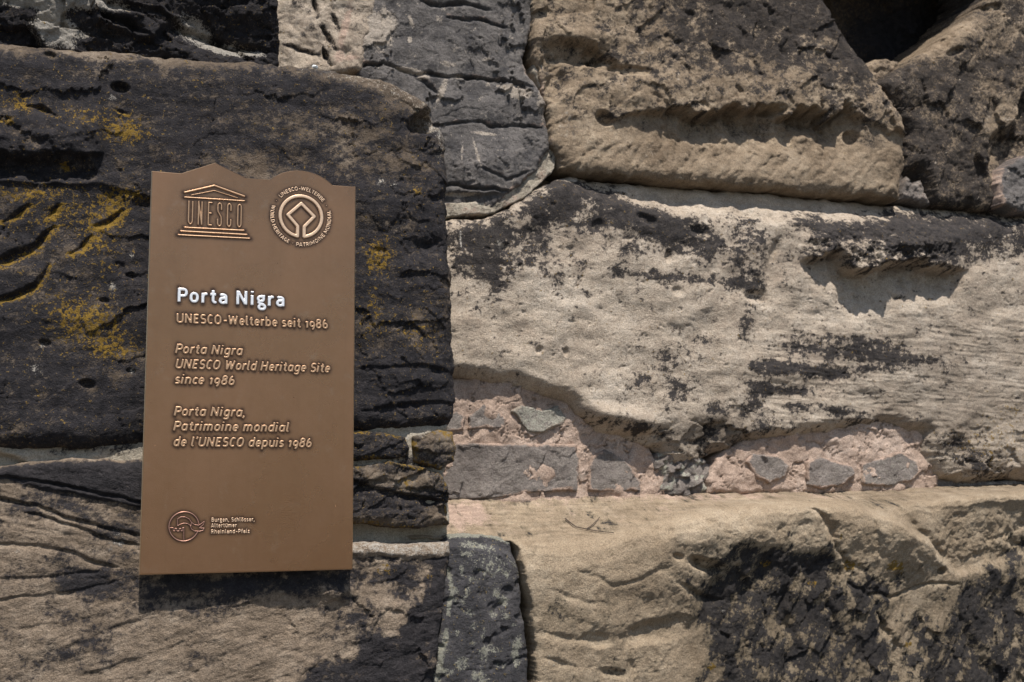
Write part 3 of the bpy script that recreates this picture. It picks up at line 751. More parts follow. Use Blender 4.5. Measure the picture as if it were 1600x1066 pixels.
# ledge block at the bottom right
TOPX = [640, 800, 1000, 1200, 1400, 1520, 1720]
TOPY = [776, 772, 769, 767, 763, 757, 752]
CRX = [640, 720, 800, 880, 940, 1000, 1060, 1120, 1200, 1300, 1360, 1420, 1500, 1600, 1720]
CRY = [848, 846, 846, 848, 840, 826, 810, 797, 789, 787, 792, 788, 778, 772, 768]
def low7(s):
    t0 = np.interp(s.px, TOPX, TOPY) + 7 * s.n3 + 3 * s.n2
    c = np.interp(s.px, CRX, CRY)
    c = c + 5 * s.n1
    w = np.maximum(c - t0, 8)
    f = (s.py - t0) / w
    prof = np.interp(f, [-1, 0, .35, .75, .92, 1.06, 1.25, 1.6, 2.2, 3.2, 6], [-.20, -.19, -.135, -.066, -.034, -.012, .004, .012, .010, -.004, -.03])
    return prof
def f_r7(s):
    c = np.interp(s.px, CRX, CRY)
    front = sstep(0, 50, s.py - c)
    ledge = 1 - sstep(-14, 4, s.py - c)
    s.tone -= .14 * ledge * (1 + s.n1)
    s.pink += .30 * ledge * (1 + s.n3)
    s.tone += ledge * .5 * s.fb(5, 4, 24, .6, 0, 14)
    s.crust += ledge * .35 * s.fb(7, 4, 25, .6, 0, 12)
    for pts in ([(700, 800), (790, 806), (860, 800)], [(930, 790), (985, 797), (1060, 789)], [(750, 822), (800, 826)], [(880, 782), (960, 786)], [(1100, 782), (1200, 776)]):
        s.cut(pts, 2.0, .006, 0, 4, .1)
    s.crust += .32 * ledge * sstep(.0, .35, s.fb(34, 5, 21, .6, 0, 4)) + .12 * ledge
    rgt = s.poly([(1305, 775), (1400, 812), (1450, 850), (1490, 895), (1560, 880), (1740, 830), (1740, 700), (1305, 700)], 9, 5)
    s.h -= .022 * rgt * sstep(765, 800, s.py)
    s.tone -= .10 * rgt + .30 * sstep(60, 150, s.py - c) * sstep(1020, 1120, s.px)
    # shallow scoops down the front
    s.h += front * (.006 * s.blob(890, 900, 70, 40, -10) + .008 * s.blob(1040, 900, 60, 36, -20) - .006 * s.blob(960, 930, 70, 20, 12))
    s.h += front * (.010 * s.fb(120, 3, 3, .45, 60, 1.5) + .003 * s.fb(45, 4, 4, .5, 65, 1.8))
    dk = s.poly([(1085, 905), (1130, 870), (1180, 862), (1230, 850), (1290, 862), (1340, 880), (1400, 905), (1430, 950), (1470, 960), (1520, 905), (1560, 870), (1620, 850), (1720, 850), (1720, 1140), (1050, 1140), (1110, 1040), (1090, 960)], 42, 26)
    s.h += dk * (.016 * s.fb(60, 5, 5, .55, 68, 2.6) + .009 * s.fac(40, 6, 1.0, 60, 1.8)[0] + .002 * s.n2)
    for pts, w, dp in (([(1268, 793), (1292, 806), (1300, 830), (1308, 850)], 7, .020), ([(1308, 850), (1330, 880), (1322, 920)], 6, .012), ([(900, 890), (950, 912), (990, 910), (1050, 880)], 4, .004), ([(850, 920), (900, 935), (960, 945)], 5, .003),
                       ([(1080, 870), (1110, 892), (1130, 885)], 6, .014), ([(1060, 910), (1100, 935), (1135, 940)], 6, .012), ([(1320, 905), (1350, 930), (1390, 932), (1440, 915), (1500, 912)], 3, .008),
                       ([(1150, 880), (1170, 920), (1140, 970)], 7, .012), ([(1240, 890), (1225, 950), (1245, 1010), (1230, 1066)], 8, .014), ([(1290, 930), (1310, 990), (1280, 1066)], 8, .012),
                       ([(1370, 960), (1400, 1010), (1390, 1066)], 7, .011), ([(1500, 960), (1520, 1010), (1560, 1066)], 8, .014), ([(880, 960), (930, 985), (990, 1000)], 10, .004), ([(985, 1010), (990, 1066)], 5, .008),
                       ([(850, 990), (905, 1000), (930, 980)], 6, .006), ([(1400, 780), (1440, 830), (1490, 880)], 9, .010), ([(850, 1030), (900, 1040)], 7, .007), ([(1365, 815), (1368, 850)], 5, .01)):
        s.cut(pts, w, dp, 0, 6, .3)
    for cx, cy, rx, ry, a, dp in ((1030, 985, 50, 16, -14, .016), (935, 1000, 22, 10, 5, .010), (1100, 882, 22, 9, 15, .02), (1468, 892, 6, 5, 0, .02), (960, 1052, 20, 7, 10, .008), (1060, 870, 8, 5, 20, .01)):
        s.h -= dp * s.flat(cx, cy, rx, ry, a, .5, .3)
    s.h += .030 * s.blob(1420, 840, 70, 50, 35) * front + .018 * s.blob(1180, 840, 120, 30)
    s.h += .012 * s.blob(1560, 860, 60, 60) * front
    s.crust += -.08 + .25 * s.n1 + .12 * s.n2 + .56 * dk + .75 * s.fb(46, 5, 7, .55, 65, 1.8) * (.3 + dk) + .85 * s.fb(22, 5, 9, .72, 65, 1.4) + .16 * dk
    s.crust = np.maximum(s.crust, (.43 + .25 * s.n3) * sstep(.25, .8, dk))
    s.crust += .4 * s.blob(1380, 790, 40, 9) + .3 * s.blob(1480, 930, 40, 18) + .35 * s.blob(1190, 870, 90, 20) - .5 * s.blob(1410, 1000, 40, 60) - .35 * s.blob(1335, 900, 16, 40, 10)
    s.crust += .3 * s.blob(870, 960, 26, 30) + .4 * s.blob(960, 1052, 30, 12)
    s.tone += -.10 * s.blob(1020, 985, 90, 40) + .05 * s.n1 - .12 * front * s.fb(60, 4, 8) - .10 * s.blob(1400, 820, 60, 40)
    for ox, oy, r, a in ((1330, 884, 14, .7), (1395, 885, 14, .8), (1272, 912, 8, .6), (1420, 1008, 10, .7), (1112, 1043, 10, .6), (1195, 880, 12, .5), (1310, 840, 8, .4)): s.ochre += a * s.blob(ox, oy, r, r * .8)
    s.pale += .45 * s.flat(865, 1030, 12, 16) * (s.n2 > 0) + .35 * (s.fb(22, 4, 12, .6) > .36) * dk + .5 * s.blob(1395, 1010, 16, 18) * (s.n2 > 0)
    s.crust += .22 * front * sstep(0, .3, s.fb(70, 4, 23))
    s.pink += .5 * s.blob(720, 800, 40, 20) + .35 * s.blob(1510, 900, 40, 20) + .25 * s.blob(1000, 775, 300, 6)
stone('stone_block', M_LEDGE, WALL, [(640, 776), (800, 772), (1000, 769), (1200, 767), (1400, 763), (1520, 757), (1720, 752), (1720, 1140), (844, 1140), (838, 1020), (830, 950), (818, 900), (812, 862), (804, 848), (780, 846), (640, 842)],
      .05, .30, .012, f_r7, 2.3, 26, 3, rough=.55, low=low7, label='smooth tan block with a sloping top ledge and a black-crusted front')

def f_d1(s):
    tp = 1 - s.below([676, 720, 780, 806], [846, 848, 858, 872], 8, 4)
    s.h -= .014 * tp
    u = (s.px * .62 + s.py * .78) / 17 + s.n1 * 1.6
    s.h -= .008 * np.clip(np.sin(u * 2.4), 0, 1) ** 2 * sstep(-.05, .25, s.fb(45, 3, 4)) * (1 - tp)
    s.crust += .38 + .5 * s.n1
    for x, y, rx, ry, a in ((726, 934, 5, 14, 25), (735, 957, 9, 7, 0), (738, 980, 9, 8, 0), (756, 990, 4, 10, 15), (713, 924, 7, 6, 0), (709, 936, 5, 5, 0), (787, 939, 7, 5, 30), (791, 964, 5, 9, -25), (802, 976, 4, 6, 0), (714, 988, 4, 5, 0),
                            (771, 1014, 12, 8, 0), (757, 1026, 8, 10, 20), (721, 1037, 9, 9, 0), (780, 1040, 9, 6, 10), (738, 1005, 5, 4, 0), (812, 1000, 4, 9, 0), (805, 1016, 4, 12, 0), (722, 888, 4, 7, 0), (808, 1036, 4, 12, 0), (750, 1058, 10, 8, 0), (700, 1050, 8, 5, 0),
                            (790, 900, 3, 6, 0), (740, 905, 6, 4, 0), (770, 960, 4, 4, 0), (745, 853, 20, 5, 8), (728, 866, 10, 4, 0), (775, 925, 4, 6, 20)):
        s.pale += .44 * s.flat(x, y, rx, ry, a, .7, 1.6)
    s.pale += .12 + .18 * s.n2
    s.pale += .9 * s.line([(706, 838), (760, 836), (800, 846)], 3.5, 2) + .8 * s.line([(700, 890), (706, 925), (700, 960)], 3, 2) + .8 * s.line([(696, 985), (688, 1030), (682, 1080)], 5, 3)
    s.pale += .28 * s.blob(770, 885, 40, 22) * (1 + 3 * s.fb(8, 3, 9, .7, 80, 3))
    s.tone += .3 * s.blob(760, 865, 40, 20)
stone('stone_block', M_LICHEN, WALL, [(690, 850), (706, 836), (740, 834), (785, 839), (803, 847), (806, 868), (813, 900), (818, 950), (826, 1020), (832, 1140), (660, 1140), (678, 1040), (690, 960)],
      .055, .22, .016, f_d1, 2.3, 27, 2.5, rough=.6, chips=.5, label='upright dark stone spotted with grey-green lichen, in the gap beside the pillar')

# ------------------------------------------------------------------ lettering: strokes of constant width
W_ = .19
HW = W_ / 2
XH = .74
def El(cx, cy, rx, ry, a0, a1, n=14, p=2.5):
    r = []
    for i in range(n + 1):
        a = math.radians(a0 + (a1 - a0) * i / n)
        c, t = math.cos(a), math.sin(a)
        r.append((cx + rx * math.copysign(abs(c) ** (2 / p), c), cy + ry * math.copysign(abs(t) ** (2 / p), t)))
    return r
T, XC, m_ = 1 - HW, XH - HW, XH / 2
def bowl(cx, ry=None, rx=.19): return El(cx, m_, rx, m_ - HW, 0, 360, 28)
G = {
 'P': (.62, [[(HW, 0), (HW, 1)], [(HW, T), (.30, T)] + El(.30, .68, .22, .23, 90, -90) + [(HW, .45)]]),
 'N': (.78, [[(HW, 0), (HW, 1)], [(.59, 0), (.59, 1)], [(HW + .03, .93), (.56, .07)]]),
 'U': (.74, [[(HW, 1), (HW, .35)] + El(.34, .35, .245, .26, 180, 360) + [(.585, 1)]]),
 'E': (.60, [[(HW, 0), (HW, 1)], [(HW, T), (.50, T)], [(HW, .52), (.45, .52)], [(HW, HW), (.50, HW)]]),
 'S': (.62, [El(.29, .71, .2, .20, 40, 270) + El(.29, .29, .2, .21, 90, -140)]),
 'C': (.62, [El(.32, .5, .225, .41, 55, 305, 20)]),
 'O': (.78, [El(.35, .5, .255, .41, 0, 360, 30)]),
 'W': (1.02, [[(.07, 1), (.25, .03)], [(.25, .05), (.46, .92)], [(.46, .92), (.67, .05)], [(.67, .03), (.85, 1)]]),
 'H': (.76, [[(HW, 0), (HW, 1)], [(.57, 0), (.57, 1)], [(HW, .52), (.57, .52)]]),
 'B': (.66, [[(HW, 0), (HW, 1)], [(HW, T), (.30, T)] + El(.30, .715, .18, .195, 90, -90) + [(HW, .52)], [(HW, .52), (.32, .52)] + El(.32, .305, .20, .215, 90, -90) + [(HW, HW)]]),
 'A': (.72, [[(.05, 0), (.31, 1)], [(.59, 0), (.33, 1)], [(.13, .27), (.51, .27)]]),
 'R': (.66, [[(HW, 0), (HW, 1)], [(HW, T), (.29, T)] + El(.29, .69, .2, .22, 90, -90) + [(HW, .47)], [(.28, .47), (.52, 0)]]),
 'L': (.54, [[(HW, 1), (HW, 0)], [(HW, HW), (.48, HW)]]),
 'T': (.62, [[(.28, 0), (.28, 1)], [(.0, T), (.56, T)]]),
 'D': (.74, [[(HW, 0), (HW, 1)], [(HW, T), (.25, T)] + El(.25, .5, .31, .41, 90, -90, 18) + [(HW, HW)]]),
 'I': (.30, [[(HW, 0), (HW, 1)]]),
 'G': (.72, [El(.33, .5, .235, .41, 55, 290, 20) + [(.55, .16), (.55, .48)], [(.55, .47), (.36, .47)]]),
 'M': (.92, [[(HW, 0), (HW, 1)], [(.73, 0), (.73, 1)], [(.13, .93), (.41, .25)], [(.69, .93), (.41, .25)]]),
 'o': (.60, [bowl(.275)]),
 'c': (.48, [El(.28, m_, .185, m_ - HW, 50, 310, 18)]),
 'e': (.58, [[(.09, .37), (.455, .37)] + El(.275, m_, .18, m_ - HW, 0, 312, 20)]),
 'r': (.42, [[(HW, 0), (HW, XH)], [(HW, .45)] + El(.33, .42, .22, .23, 170, 85, 8)]),
 't': (.44, [[(.19, .95), (.19, .26)] + El(.36, .26, .17, .17, 180, 275, 8), [(.0, XC), (.38, XC)]]),
 'a': (.56, [[(.08, .60)] + El(.23, .47, .205, .18, 110, 0, 10) + [(.435, 0)], [(.435, .42), (.26, .42)] + El(.25, .25, .165, .165, 90, 270, 12) + [(.30, .085), (.435, .16)]]),
 'i': (.29, [[(HW, 0), (HW, XH)], [(HW, .85), (HW, 1.02)]]),
 'l': (.32, [[(HW, 1.04), (HW, .2)] + El(.24, .2, .145, .11, 180, 270, 6)]),
 'g': (.58, [El(.25, .49, .165, .16, 0, 360, 22), [(.25, XC + .02), (.52, XC + .02)], [(.16, .36), (.12, .22), (.20, .14), (.40, .10)] + El(.32, -.08, .185, .15, 60, -240, 18)]),
 'b': (.62, [[(HW, 0), (HW, 1.04)], El(.285, m_, .19, m_ - HW, 0, 360, 26)]),
 'd': (.62, [[(.47, 0), (.47, 1.04)], El(.28, m_, .19, m_ - HW, 0, 360, 26)]),
 'p': (.62, [[(HW, -.26), (HW, XH)], El(.285, m_, .19, m_ - HW, 0, 360, 26)]),
 's': (.50, [El(.235, .515, .155, .135, 45, 270, 10) + El(.225, .225, .165, .135, 90, -135, 10)]),
 'n': (.62, [[(HW, 0), (HW, XH)], [(HW, .45)] + El(.285, .42, .19, .23, 175, 0, 12) + [(.475, 0)]]),
 'm': (.92, [[(HW, 0), (HW, XH)], [(HW, .45)] + El(.26, .42, .165, .23, 175, 0, 12) + [(.425, 0)], [(.425, .45)] + El(.59, .42, .165, .23, 175, 0, 12) + [(.755, 0)]]),
 'h': (.62, [[(HW, 0), (HW, 1.04)], [(HW, .45)] + El(.285, .42, .19, .23, 175, 0, 12) + [(.475, 0)]]),
 'u': (.62, [[(.475, XH), (.475, 0)], [(HW, XH), (HW, .32)] + El(.285, .32, .19, .23, 180, 355, 12)]),
 'f': (.40, [[(.16, 0), (.16, .78)] + El(.33, .78, .17, .17, 180, 85, 8), [(.0, XC), (.36, XC)]]),
 'z': (.48, [[(.02, XC), (.42, XC)], [(.40, XC), (.06, HW)], [(.02, HW), (.44, HW)]]),
 '1': (.40, [[(.22, 0), (.22, XH)], [(.02, .55), (.22, .68)]]),
 '9': (.60, [El(.275, .42, .185, .225, 0, 360, 24), [(.46, .42)] + El(.20, .32, .26, .45, 0, -70, 10)]),
 '8': (.62, [El(.28, .745, .165, .165, 0, 360, 22), El(.28, .305, .195, .215, 0, 360, 24)]),
 '6': (.60, [El(.285, .32, .185, .225, 0, 360, 24), [(.10, .32)] + El(.36, .42, .26, .49, 180, 105, 10)]),
 '-': (.42, [[(.05, .38), (.36, .38)]]),
 ',': (.28, [[(.10, .17), (.10, .02), (.03, -.16)]]),
 "'": (.26, [[(.12, 1.05), (.10, .88), (.04, .74)]]),
 '.': (.34, [[(.09, .40), (.09, .58)]]),
 ' ': (.30, []),
}
G['ö'] = (G['o'][0], G['o'][1] + [[(.16, .84), (.16, 1.0)], [(.39, .84), (.39, 1.0)]])
G['ü'] = (G['u'][0], G['u'][1] + [[(.17, .84), (.17, 1.0)], [(.40, .84), (.40, 1.0)]])
G['-'] = (.48, [[(.06, .42), (.42, .42)]])
# one-storey a and g of the slanted face
IT = dict(G)
IT['a'] = (.62, [[(.47, 0), (.47, XH)], El(.28, m_, .19, m_ - HW, 0, 360, 26)])
IT['g'] = (.62, [[(.47, XH), (.47, -.05)] + El(.28, -.05, .19, .16, 0, -140, 10), El(.28, m_, .19, m_ - HW, 0, 360, 26)])

SEGS = []          # every raised stroke of the plaque, for the dark patina that collects beside it

def relief(name, strokes, hw, H, mat, parent, grid, bevel, label=None, butt=True, y0=0.0):
    """strokes: polylines in plaque coordinates (m); a cast, slightly domed relief of half width hw and height H"""
    pts = np.concatenate([np.asarray(p) for p in strokes])
    pad = hw + 2 * grid
    gx = np.arange(pts[:, 0].min() - pad, pts[:, 0].max() + pad, grid)
    gz = np.arange(pts[:, 1].min() - pad, pts[:, 1].max() + pad, grid)
    D = np.full((len(gz), len(gx)), 1.0)
    def window(a, b, r):
        i0, i1 = np.searchsorted(gx, [min(a[0], b[0]) - r, max(a[0], b[0]) + r])
        j0, j1 = np.searchsorted(gz, [min(a[1], b[1]) - r, max(a[1], b[1]) + r])
        return slice(j0, j1), slice(i0, i1)
    for p in strokes:
        p = np.asarray(p, float)
        n = len(p)
        closed = np.hypot(*(p[0] - p[-1])) < 1e-6 and n > 3
        for i in range(n - 1):
            a, b = p[i], p[i + 1]
            L = np.hypot(*(b - a))
            if L < 1e-9: continue
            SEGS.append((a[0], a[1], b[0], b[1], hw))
            w = window(a, b, hw * 1.6)
            x, z = np.meshgrid(gx[w[1]], gz[w[0]])
            e = (b - a) / L
            u, v = (x - a[0]) * e[0] + (z - a[1]) * e[1], np.abs(-(x - a[0]) * e[1] + (z - a[1]) * e[0])
            du = np.maximum(-u, u - L)
            d = np.maximum(v - hw, du) if butt else np.hypot(np.maximum(du, 0), v) - hw
            if butt and (closed or i > 0):           # round joint at inner corners
                d = np.minimum(d, np.hypot(x - a[0], z - a[1]) - hw)
            D[w] = np.minimum(D[w], d)
    h = H * np.clip(-D / bevel, 0, 1) ** .65
    h = np.where(D < 0, h, -.0006 * sstep(0, grid * 1.5, D))
    keep = D < grid * 1.2
    q = keep[:-1, :-1] & keep[1:, :-1] & keep[:-1, 1:] & keep[1:, 1:]
    used = np.zeros(D.shape, bool)
    for a, b in ((0, 0), (0, 1), (1, 0), (1, 1)): used[a:D.shape[0] - 1 + a, b:D.shape[1] - 1 + b] |= q
    idx = np.full(D.shape, -1)
    idx[used] = np.arange(used.sum())
    X, Z = np.meshgrid(gx, gz)
    co = np.stack([X[used], y0 - h[used] + .0003, Z[used]], 1)
    i, j = np.nonzero(q)
    return link_mesh(name, co, np.stack([idx[i, j], idx[i, j + 1], idx[i + 1, j + 1], idx[i + 1, j]], 1), mat, parent,
                     {'worn': np.clip(h[used] / H, 0, 1)}, True, label)

def layout(text, face, track=0.0):
    x, out = 0.0, []
    for ch in text:
        adv, st = face[ch]
        for p in st: out.append([(x + q[0], q[1]) for q in p])
        x += adv + track
    mx = max(q[0] for p in out for q in p) + HW
    return out, mx

def text_line(name, text, pl, pr, cap_px, parent, mat, H, grid, slant=0.0, face=G, label=None, track=.04, weight=1.24):
    """pl, pr: pixel of the left and right ends of the baseline on the plaque"""
    (x0, z0), (x1, z1) = at(*pl, 0), at(*pr, 0)
    st, w = layout(text, face, track)
    _, zt = at(pl[0], pl[1] - cap_px, 0)
    cap = zt - z0
    sx = (x1 - x0 - slant * cap * .6) / w
    z = (z0 + z1) / 2
    strokes = [[(x0 + q[0] * sx + slant * q[1] * cap, z + q[1] * cap) for q in p] for p in st]
    return relief(name, strokes, weight * HW * (cap * .6 + sx * .4), H, mat, parent, grid, HW * cap * .42, label)

# ------------------------------------------------------------------ bronze
def bronze_mat(name, c0, c1, cd, metallic=1.0, rough=.27):
    s = Nodes(name)
    n1, n2, n3 = s.noise(4, 5, .55), s.noise(70, 6, .7), s.noise(700, 2)
    col = s.ramp(s.math('ADD', s.math('MULTIPLY', n1, .6), s.math('MULTIPLY', n2, .4)), [(.22, c0), (.78, c1)])
    mp = s.t.nodes.new('ShaderNodeMapping')
    s.set(mp.inputs['Vector'], s.co)
    mp.inputs['Scale'].default_value = (60, 1, 2.2)
    st = s.noise(1.0, 5, .6, 0, mp.outputs[0])
    col = s.mix(s.rng(st, .50, .75, 0, .05), col, cd)
    dust = s.noise(26, 6, .7)
    col = s.mix(s.rng(dust, .55, .75, 0, .22), col, (.50, .36, .25))
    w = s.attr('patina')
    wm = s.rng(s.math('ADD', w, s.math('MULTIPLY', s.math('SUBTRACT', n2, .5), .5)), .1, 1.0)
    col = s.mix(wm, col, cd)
    col = s.mix(s.attr('edge'), col, (.85, .60, .38))
    sp = s.rng(s.voro(60), .035, .06, 1, 0)
    spm = s.math('MULTIPLY', sp, s.rng(s.noise(11, 3), .52, .60))
    col = s.mix(s.math('MULTIPLY', spm, .7), col, cd)
    s.set(s.b.inputs['Base Color'], col)
    s.set(s.b.inputs['Metallic'], metallic)
    s.set(s.b.inputs['Roughness'], s.rng(n1, .3, .7, rough - .04, rough + .07))
    h = s.math('ADD', s.math('MULTIPLY', n3, .45), s.math('MULTIPLY', n2, .12))
    h = s.math('SUBTRACT', h, s.math('MULTIPLY', spm, 1.0))
    s.set(s.b.inputs['Normal'], s.bump(h, .0012, .5))
    return s.m
def relief_mat(name, top, side, metallic, rough):
    s = Nodes(name)
    n2 = s.noise(160, 5, .7)
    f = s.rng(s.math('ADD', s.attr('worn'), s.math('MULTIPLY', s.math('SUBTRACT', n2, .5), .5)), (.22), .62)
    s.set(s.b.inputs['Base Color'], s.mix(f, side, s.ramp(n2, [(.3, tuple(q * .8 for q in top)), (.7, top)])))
    s.set(s.b.inputs['Metallic'], metallic)
    s.set(s.b.inputs['Roughness'], rough)
    s.set(s.b.inputs['Normal'], s.bump(n2, .0008, .5))
    return s.m
M_PLATE = bronze_mat('brown_bronze', (.315, .164, .086), (.405, .224, .124), (.06, .036, .03))
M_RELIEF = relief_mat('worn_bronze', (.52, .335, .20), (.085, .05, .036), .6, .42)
M_RED = relief_mat('red_bronze', (.42, .24, .18), (.035, .022, .02), .6, .40)
M_BRIGHT = relief_mat('rubbed_bronze', (.74, .53, .36), (.06, .036, .03), .6, .45)
M_SILVER = relief_mat('polished_silver', (.86, .86, .87), (.05, .035, .03), .35, .25)

# ------------------------------------------------------------------ the plaque
px0, pz0 = at(384, 898, 0)
PLAQUE = thing('plaque', (float(px0), 0.01, float(pz0)), 'brown bronze plaque with raised lettering and two emblems under a gabled and arched top', 'plaque')
text_line('heading', 'Porta Nigra', (277, 473.2), (444.3, 479.6), 22.8, PLAQUE, M_SILVER, .0045, .0008, label='bright silver heading', track=.10, weight=1.16)
text_line('text_line', 'UNESCO-Welterbe seit 1986', (275.4, 506.2), (512.2, 513.5), 15.4, PLAQUE, M_RELIEF, .0035, .0007)
SL = .20
for t, pl, pr in (('Porta Nigra', (273, 553.4), (379.5, 555.6), ), ('UNESCO World Heritage Site', (273, 577.6), (516.4, 582.0)), ('since 1986', (272, 600.9), (367.4, 602.3)),
                  ('Porta Nigra,', (271, 650.6), (384, 652)), ('Patrimoine mondial', (270, 674.2), (453.2, 675.2)), ("de l'UNESCO depuis 1986", (269.8, 699), (487.6, 699))):
    text_line('text_line', t, pl, pr, 15.4, PLAQUE, M_RELIEF, .0035, .0007, SL, IT)

def P2(*pts): return [tuple(float(q) for q in at(x, y, 0)) for x, y in pts]
PX = .00131          # metres per pixel on the plaque
# temple emblem: gable, beam, six letters for columns, three steps
te = thing('temple_emblem', (0, 0, 0), None, None)
te.parent = PLAQUE
te.location = Vector((0, 0, 0))
relief('gable', [P2((286.9, 301.6), (335, 290.6), (383.2, 307.9))], 1.85 * PX, .0035, M_RELIEF, te, .0007, 1.0 * PX)
relief('inner_gable', [P2((297.8, 305.4), (335, 298.2), (372.4, 310.2))], 1.1 * PX, .003, M_RELIEF, te, .0006, 1.0 * PX)
relief('beam', [P2((287, 308.6), (383.3, 314.6))], 1.7 * PX, .0035, M_RELIEF, te, .0007, 1.3 * PX)
TALL = {'U': [[(0, 1), (0, .16)] + El(.5, .16, .5, .16, 180, 360, 12, 2) + [(1, 1)]], 'N': [[(0, 0), (0, 1)], [(1, 0), (1, 1)], [(0, 1), (1, 0)]],
        'E': [[(0, 0), (0, 1)], [(0, 1), (1, 1)], [(0, .53), (.85, .53)], [(0, 0), (1, 0)]],
        'S': [[(1, .72), (1, .88)] + El(.5, .88, .5, .12, 0, 180, 10, 2) + [(0, .72), (.1, .62), (.9, .40), (1, .28), (1, .12)] + El(.5, .12, .5, .12, 0, -180, 10, 2) + [(0, .28)]],
        'C': [[(1, .70), (1, .88)] + El(.5, .88, .5, .12, 0, 180, 10, 2) + [(0, .12)] + El(.5, .12, .5, .12, 180, 360, 10, 2) + [(1, .30)]],
        'O': [El(.5, .86, .5, .14, 0, 180, 10, 2) + El(.5, .14, .5, .14, 180, 360, 10, 2) + [(1, .86)]]}
for ch, xa, xb, yt, yb in (('U', 292.8, 301.6, 313.8, 351.6), ('N', 308.2, 316.2, 314.8, 352.6), ('E', 323.8, 331.6, 315.6, 353.4), ('S', 338.3, 346.7, 316.6, 354.8), ('C', 353.6, 361.5, 317.6, 355.6), ('O', 369.6, 377.6, 318.6, 356.4)):
    h = 1.35
    (xl, zb), (xr, _), (_, zt) = at(xa + h, yb - h, 0), at(xb - h, yb - h, 0), at(xa + h, yt + h, 0)
    relief('column_letter', [[(xl + (xr - xl) * u, zb + (zt - zb) * v) for u, v in p] for p in TALL[ch]], 1.5 * PX, .0035, M_RELIEF, te, .00055, .9 * PX, butt=False)
for a, b in (((286.8, 355.7), (382.4, 360.7)), ((280.8, 361.4), (387, 367.2)), ((277, 367.4), (391.3, 373.2))):
    relief('step', [P2(a, b)], 1.7 * PX, .0035, M_RELIEF, te, .0007, 1.3 * PX)
# round emblem
he = thing('round_emblem', (0, 0, 0), None, None)
he.parent = PLAQUE
ecx, ecz = (float(q) for q in at(470.2, 338.7, 0))
RO = 35.6 * .001335
hw = 3.2 * .001335
gap = math.degrees(math.asin((1.9 + 3.2) * .001335 / (RO - hw)))
def E2(r, a0, a1, n): return [(ecx + r * math.cos(math.radians(a0 + (a1 - a0) * i / n)), ecz + r * math.sin(math.radians(a0 + (a1 - a0) * i / n))) for i in range(n + 1)]
u = .001335
lg = (1.9 + 3.2) * u
arc = E2(RO - hw, -90 + gap, 270 - gap, 72)
dia = [(-lg, -30.5 * u), (-lg, -16.2 * u), (-20.6 * u, 1.0 * u), (0, 20.5 * u), (20.6 * u, 1.0 * u), (lg, -16.2 * u), (lg, -30.5 * u)]
relief('ring_and_square', [arc, [(ecx + a, ecz + b) for a, b in dia]], hw, .0042, M_BRIGHT, he, .0008, 1.3 * u, butt=False)
def ring_text(text, a0, a1, rad, cap, inward=False):
    """letters from angle a0 to a1 (degrees, counter-clockwise positive); inward: tops towards the centre"""
    st, tot = layout(text, G)
    x, out = 0.0, []
    for ch in text:
        adv, gl = G[ch]
        c = x + (adv - .1) / 2
        ang = math.radians(a0 + (a1 - a0) * c / tot)
        nx, nz = math.cos(ang), math.sin(ang)
        k = -1 if inward else 1
        tx, tz = nz * k, -nx * k
        s_ = math.radians(abs(a1 - a0)) * rad / tot
        for p in gl:
            out.append([(ecx + nx * (rad + k * (q[1] - .5) * cap) + tx * (q[0] - (adv - .1) / 2) * s_, ecz + nz * (rad + k * (q[1] - .5) * cap) + tz * (q[0] - (adv - .1) / 2) * s_) for q in p])
        x += adv
    return out
RT = 44.6 * u
ringt = ring_text('UNESCO-WELTERBE', 139, 36, RT, 6.2 * u) + ring_text('WORLD HERITAGE', 161, 248, RT, 6.2 * u, True) + ring_text('PATRIMOINE MONDIAL', 261, 377, RT, 6.2 * u, True)
for a in (149.5, 27.0, 254.5): ringt.append(E2(RT, a - .7, a + .7, 1))
relief('ring_lettering', ringt, .108 * 6.3 * u, .0018, M_BRIGHT, he, .0004, .025 * 6.3 * u)
# castle emblem with its own three lines
ce = thing('castle_emblem', (0, 0, 0), None, None)
ce.parent = PLAQUE
def C2(pts): return P2(*[(255 + x / 10.667, 790 + y / 10.667) for x, y in pts])
ccx, ccz = (float(q) for q in at(287.4, 822.8, 0))
CR = 21.3 * .00133
def E3(a0, a1, n): return [(ccx + CR * math.cos(math.radians(a0 + (a1 - a0) * i / n)), ccz + CR * math.sin(math.radians(a0 + (a1 - a0) * i / n))) for i in range(n + 1)]
relief('circle', [E3(8, 338, 60)], 1.25 * .00133, .003, M_RED, ce, .00055, 1.0 * .00133, butt=False)
relief('tower', [C2([(115, 372), (165, 372), (165, 425), (195, 425), (195, 385), (225, 385), (225, 425), (265, 425), (265, 385), (295, 385), (295, 425), (320, 425), (320, 372), (345, 372)]), C2([(342, 365), (342, 575)])], .85 * .00133, .0028, M_RED, ce, .0005, .7 * .00133, butt=False)
relief('flag', [C2([(238, 340), (238, 225), (290, 192), (360, 190), (430, 225), (470, 285), (520, 320), (590, 330), (640, 300), (680, 268), (670, 320), (600, 375), (680, 378), (665, 415), (600, 430), (520, 425), (470, 395), (445, 330), (400, 300), (340, 295), (280, 315), (238, 340)]), C2([(470, 285), (462, 345)])], .95 * .00133, .003, M_RED, ce, .0005, .8 * .00133, butt=False)
for t, pl, pr in (('Burgen, Schlösser,', (330.2, 815.0), (397.6, 815.6)), ('Altertümer', (329.8, 824.4), (370.2, 824.4)), ('Rheinland-Pfalz', (329.6, 834.0), (390.6, 833.4))):
    text_line('small_text_line', t, pl, pr, 6.6, PLAQUE, M_BRIGHT, .002, .0004, track=.06, weight=1.1)

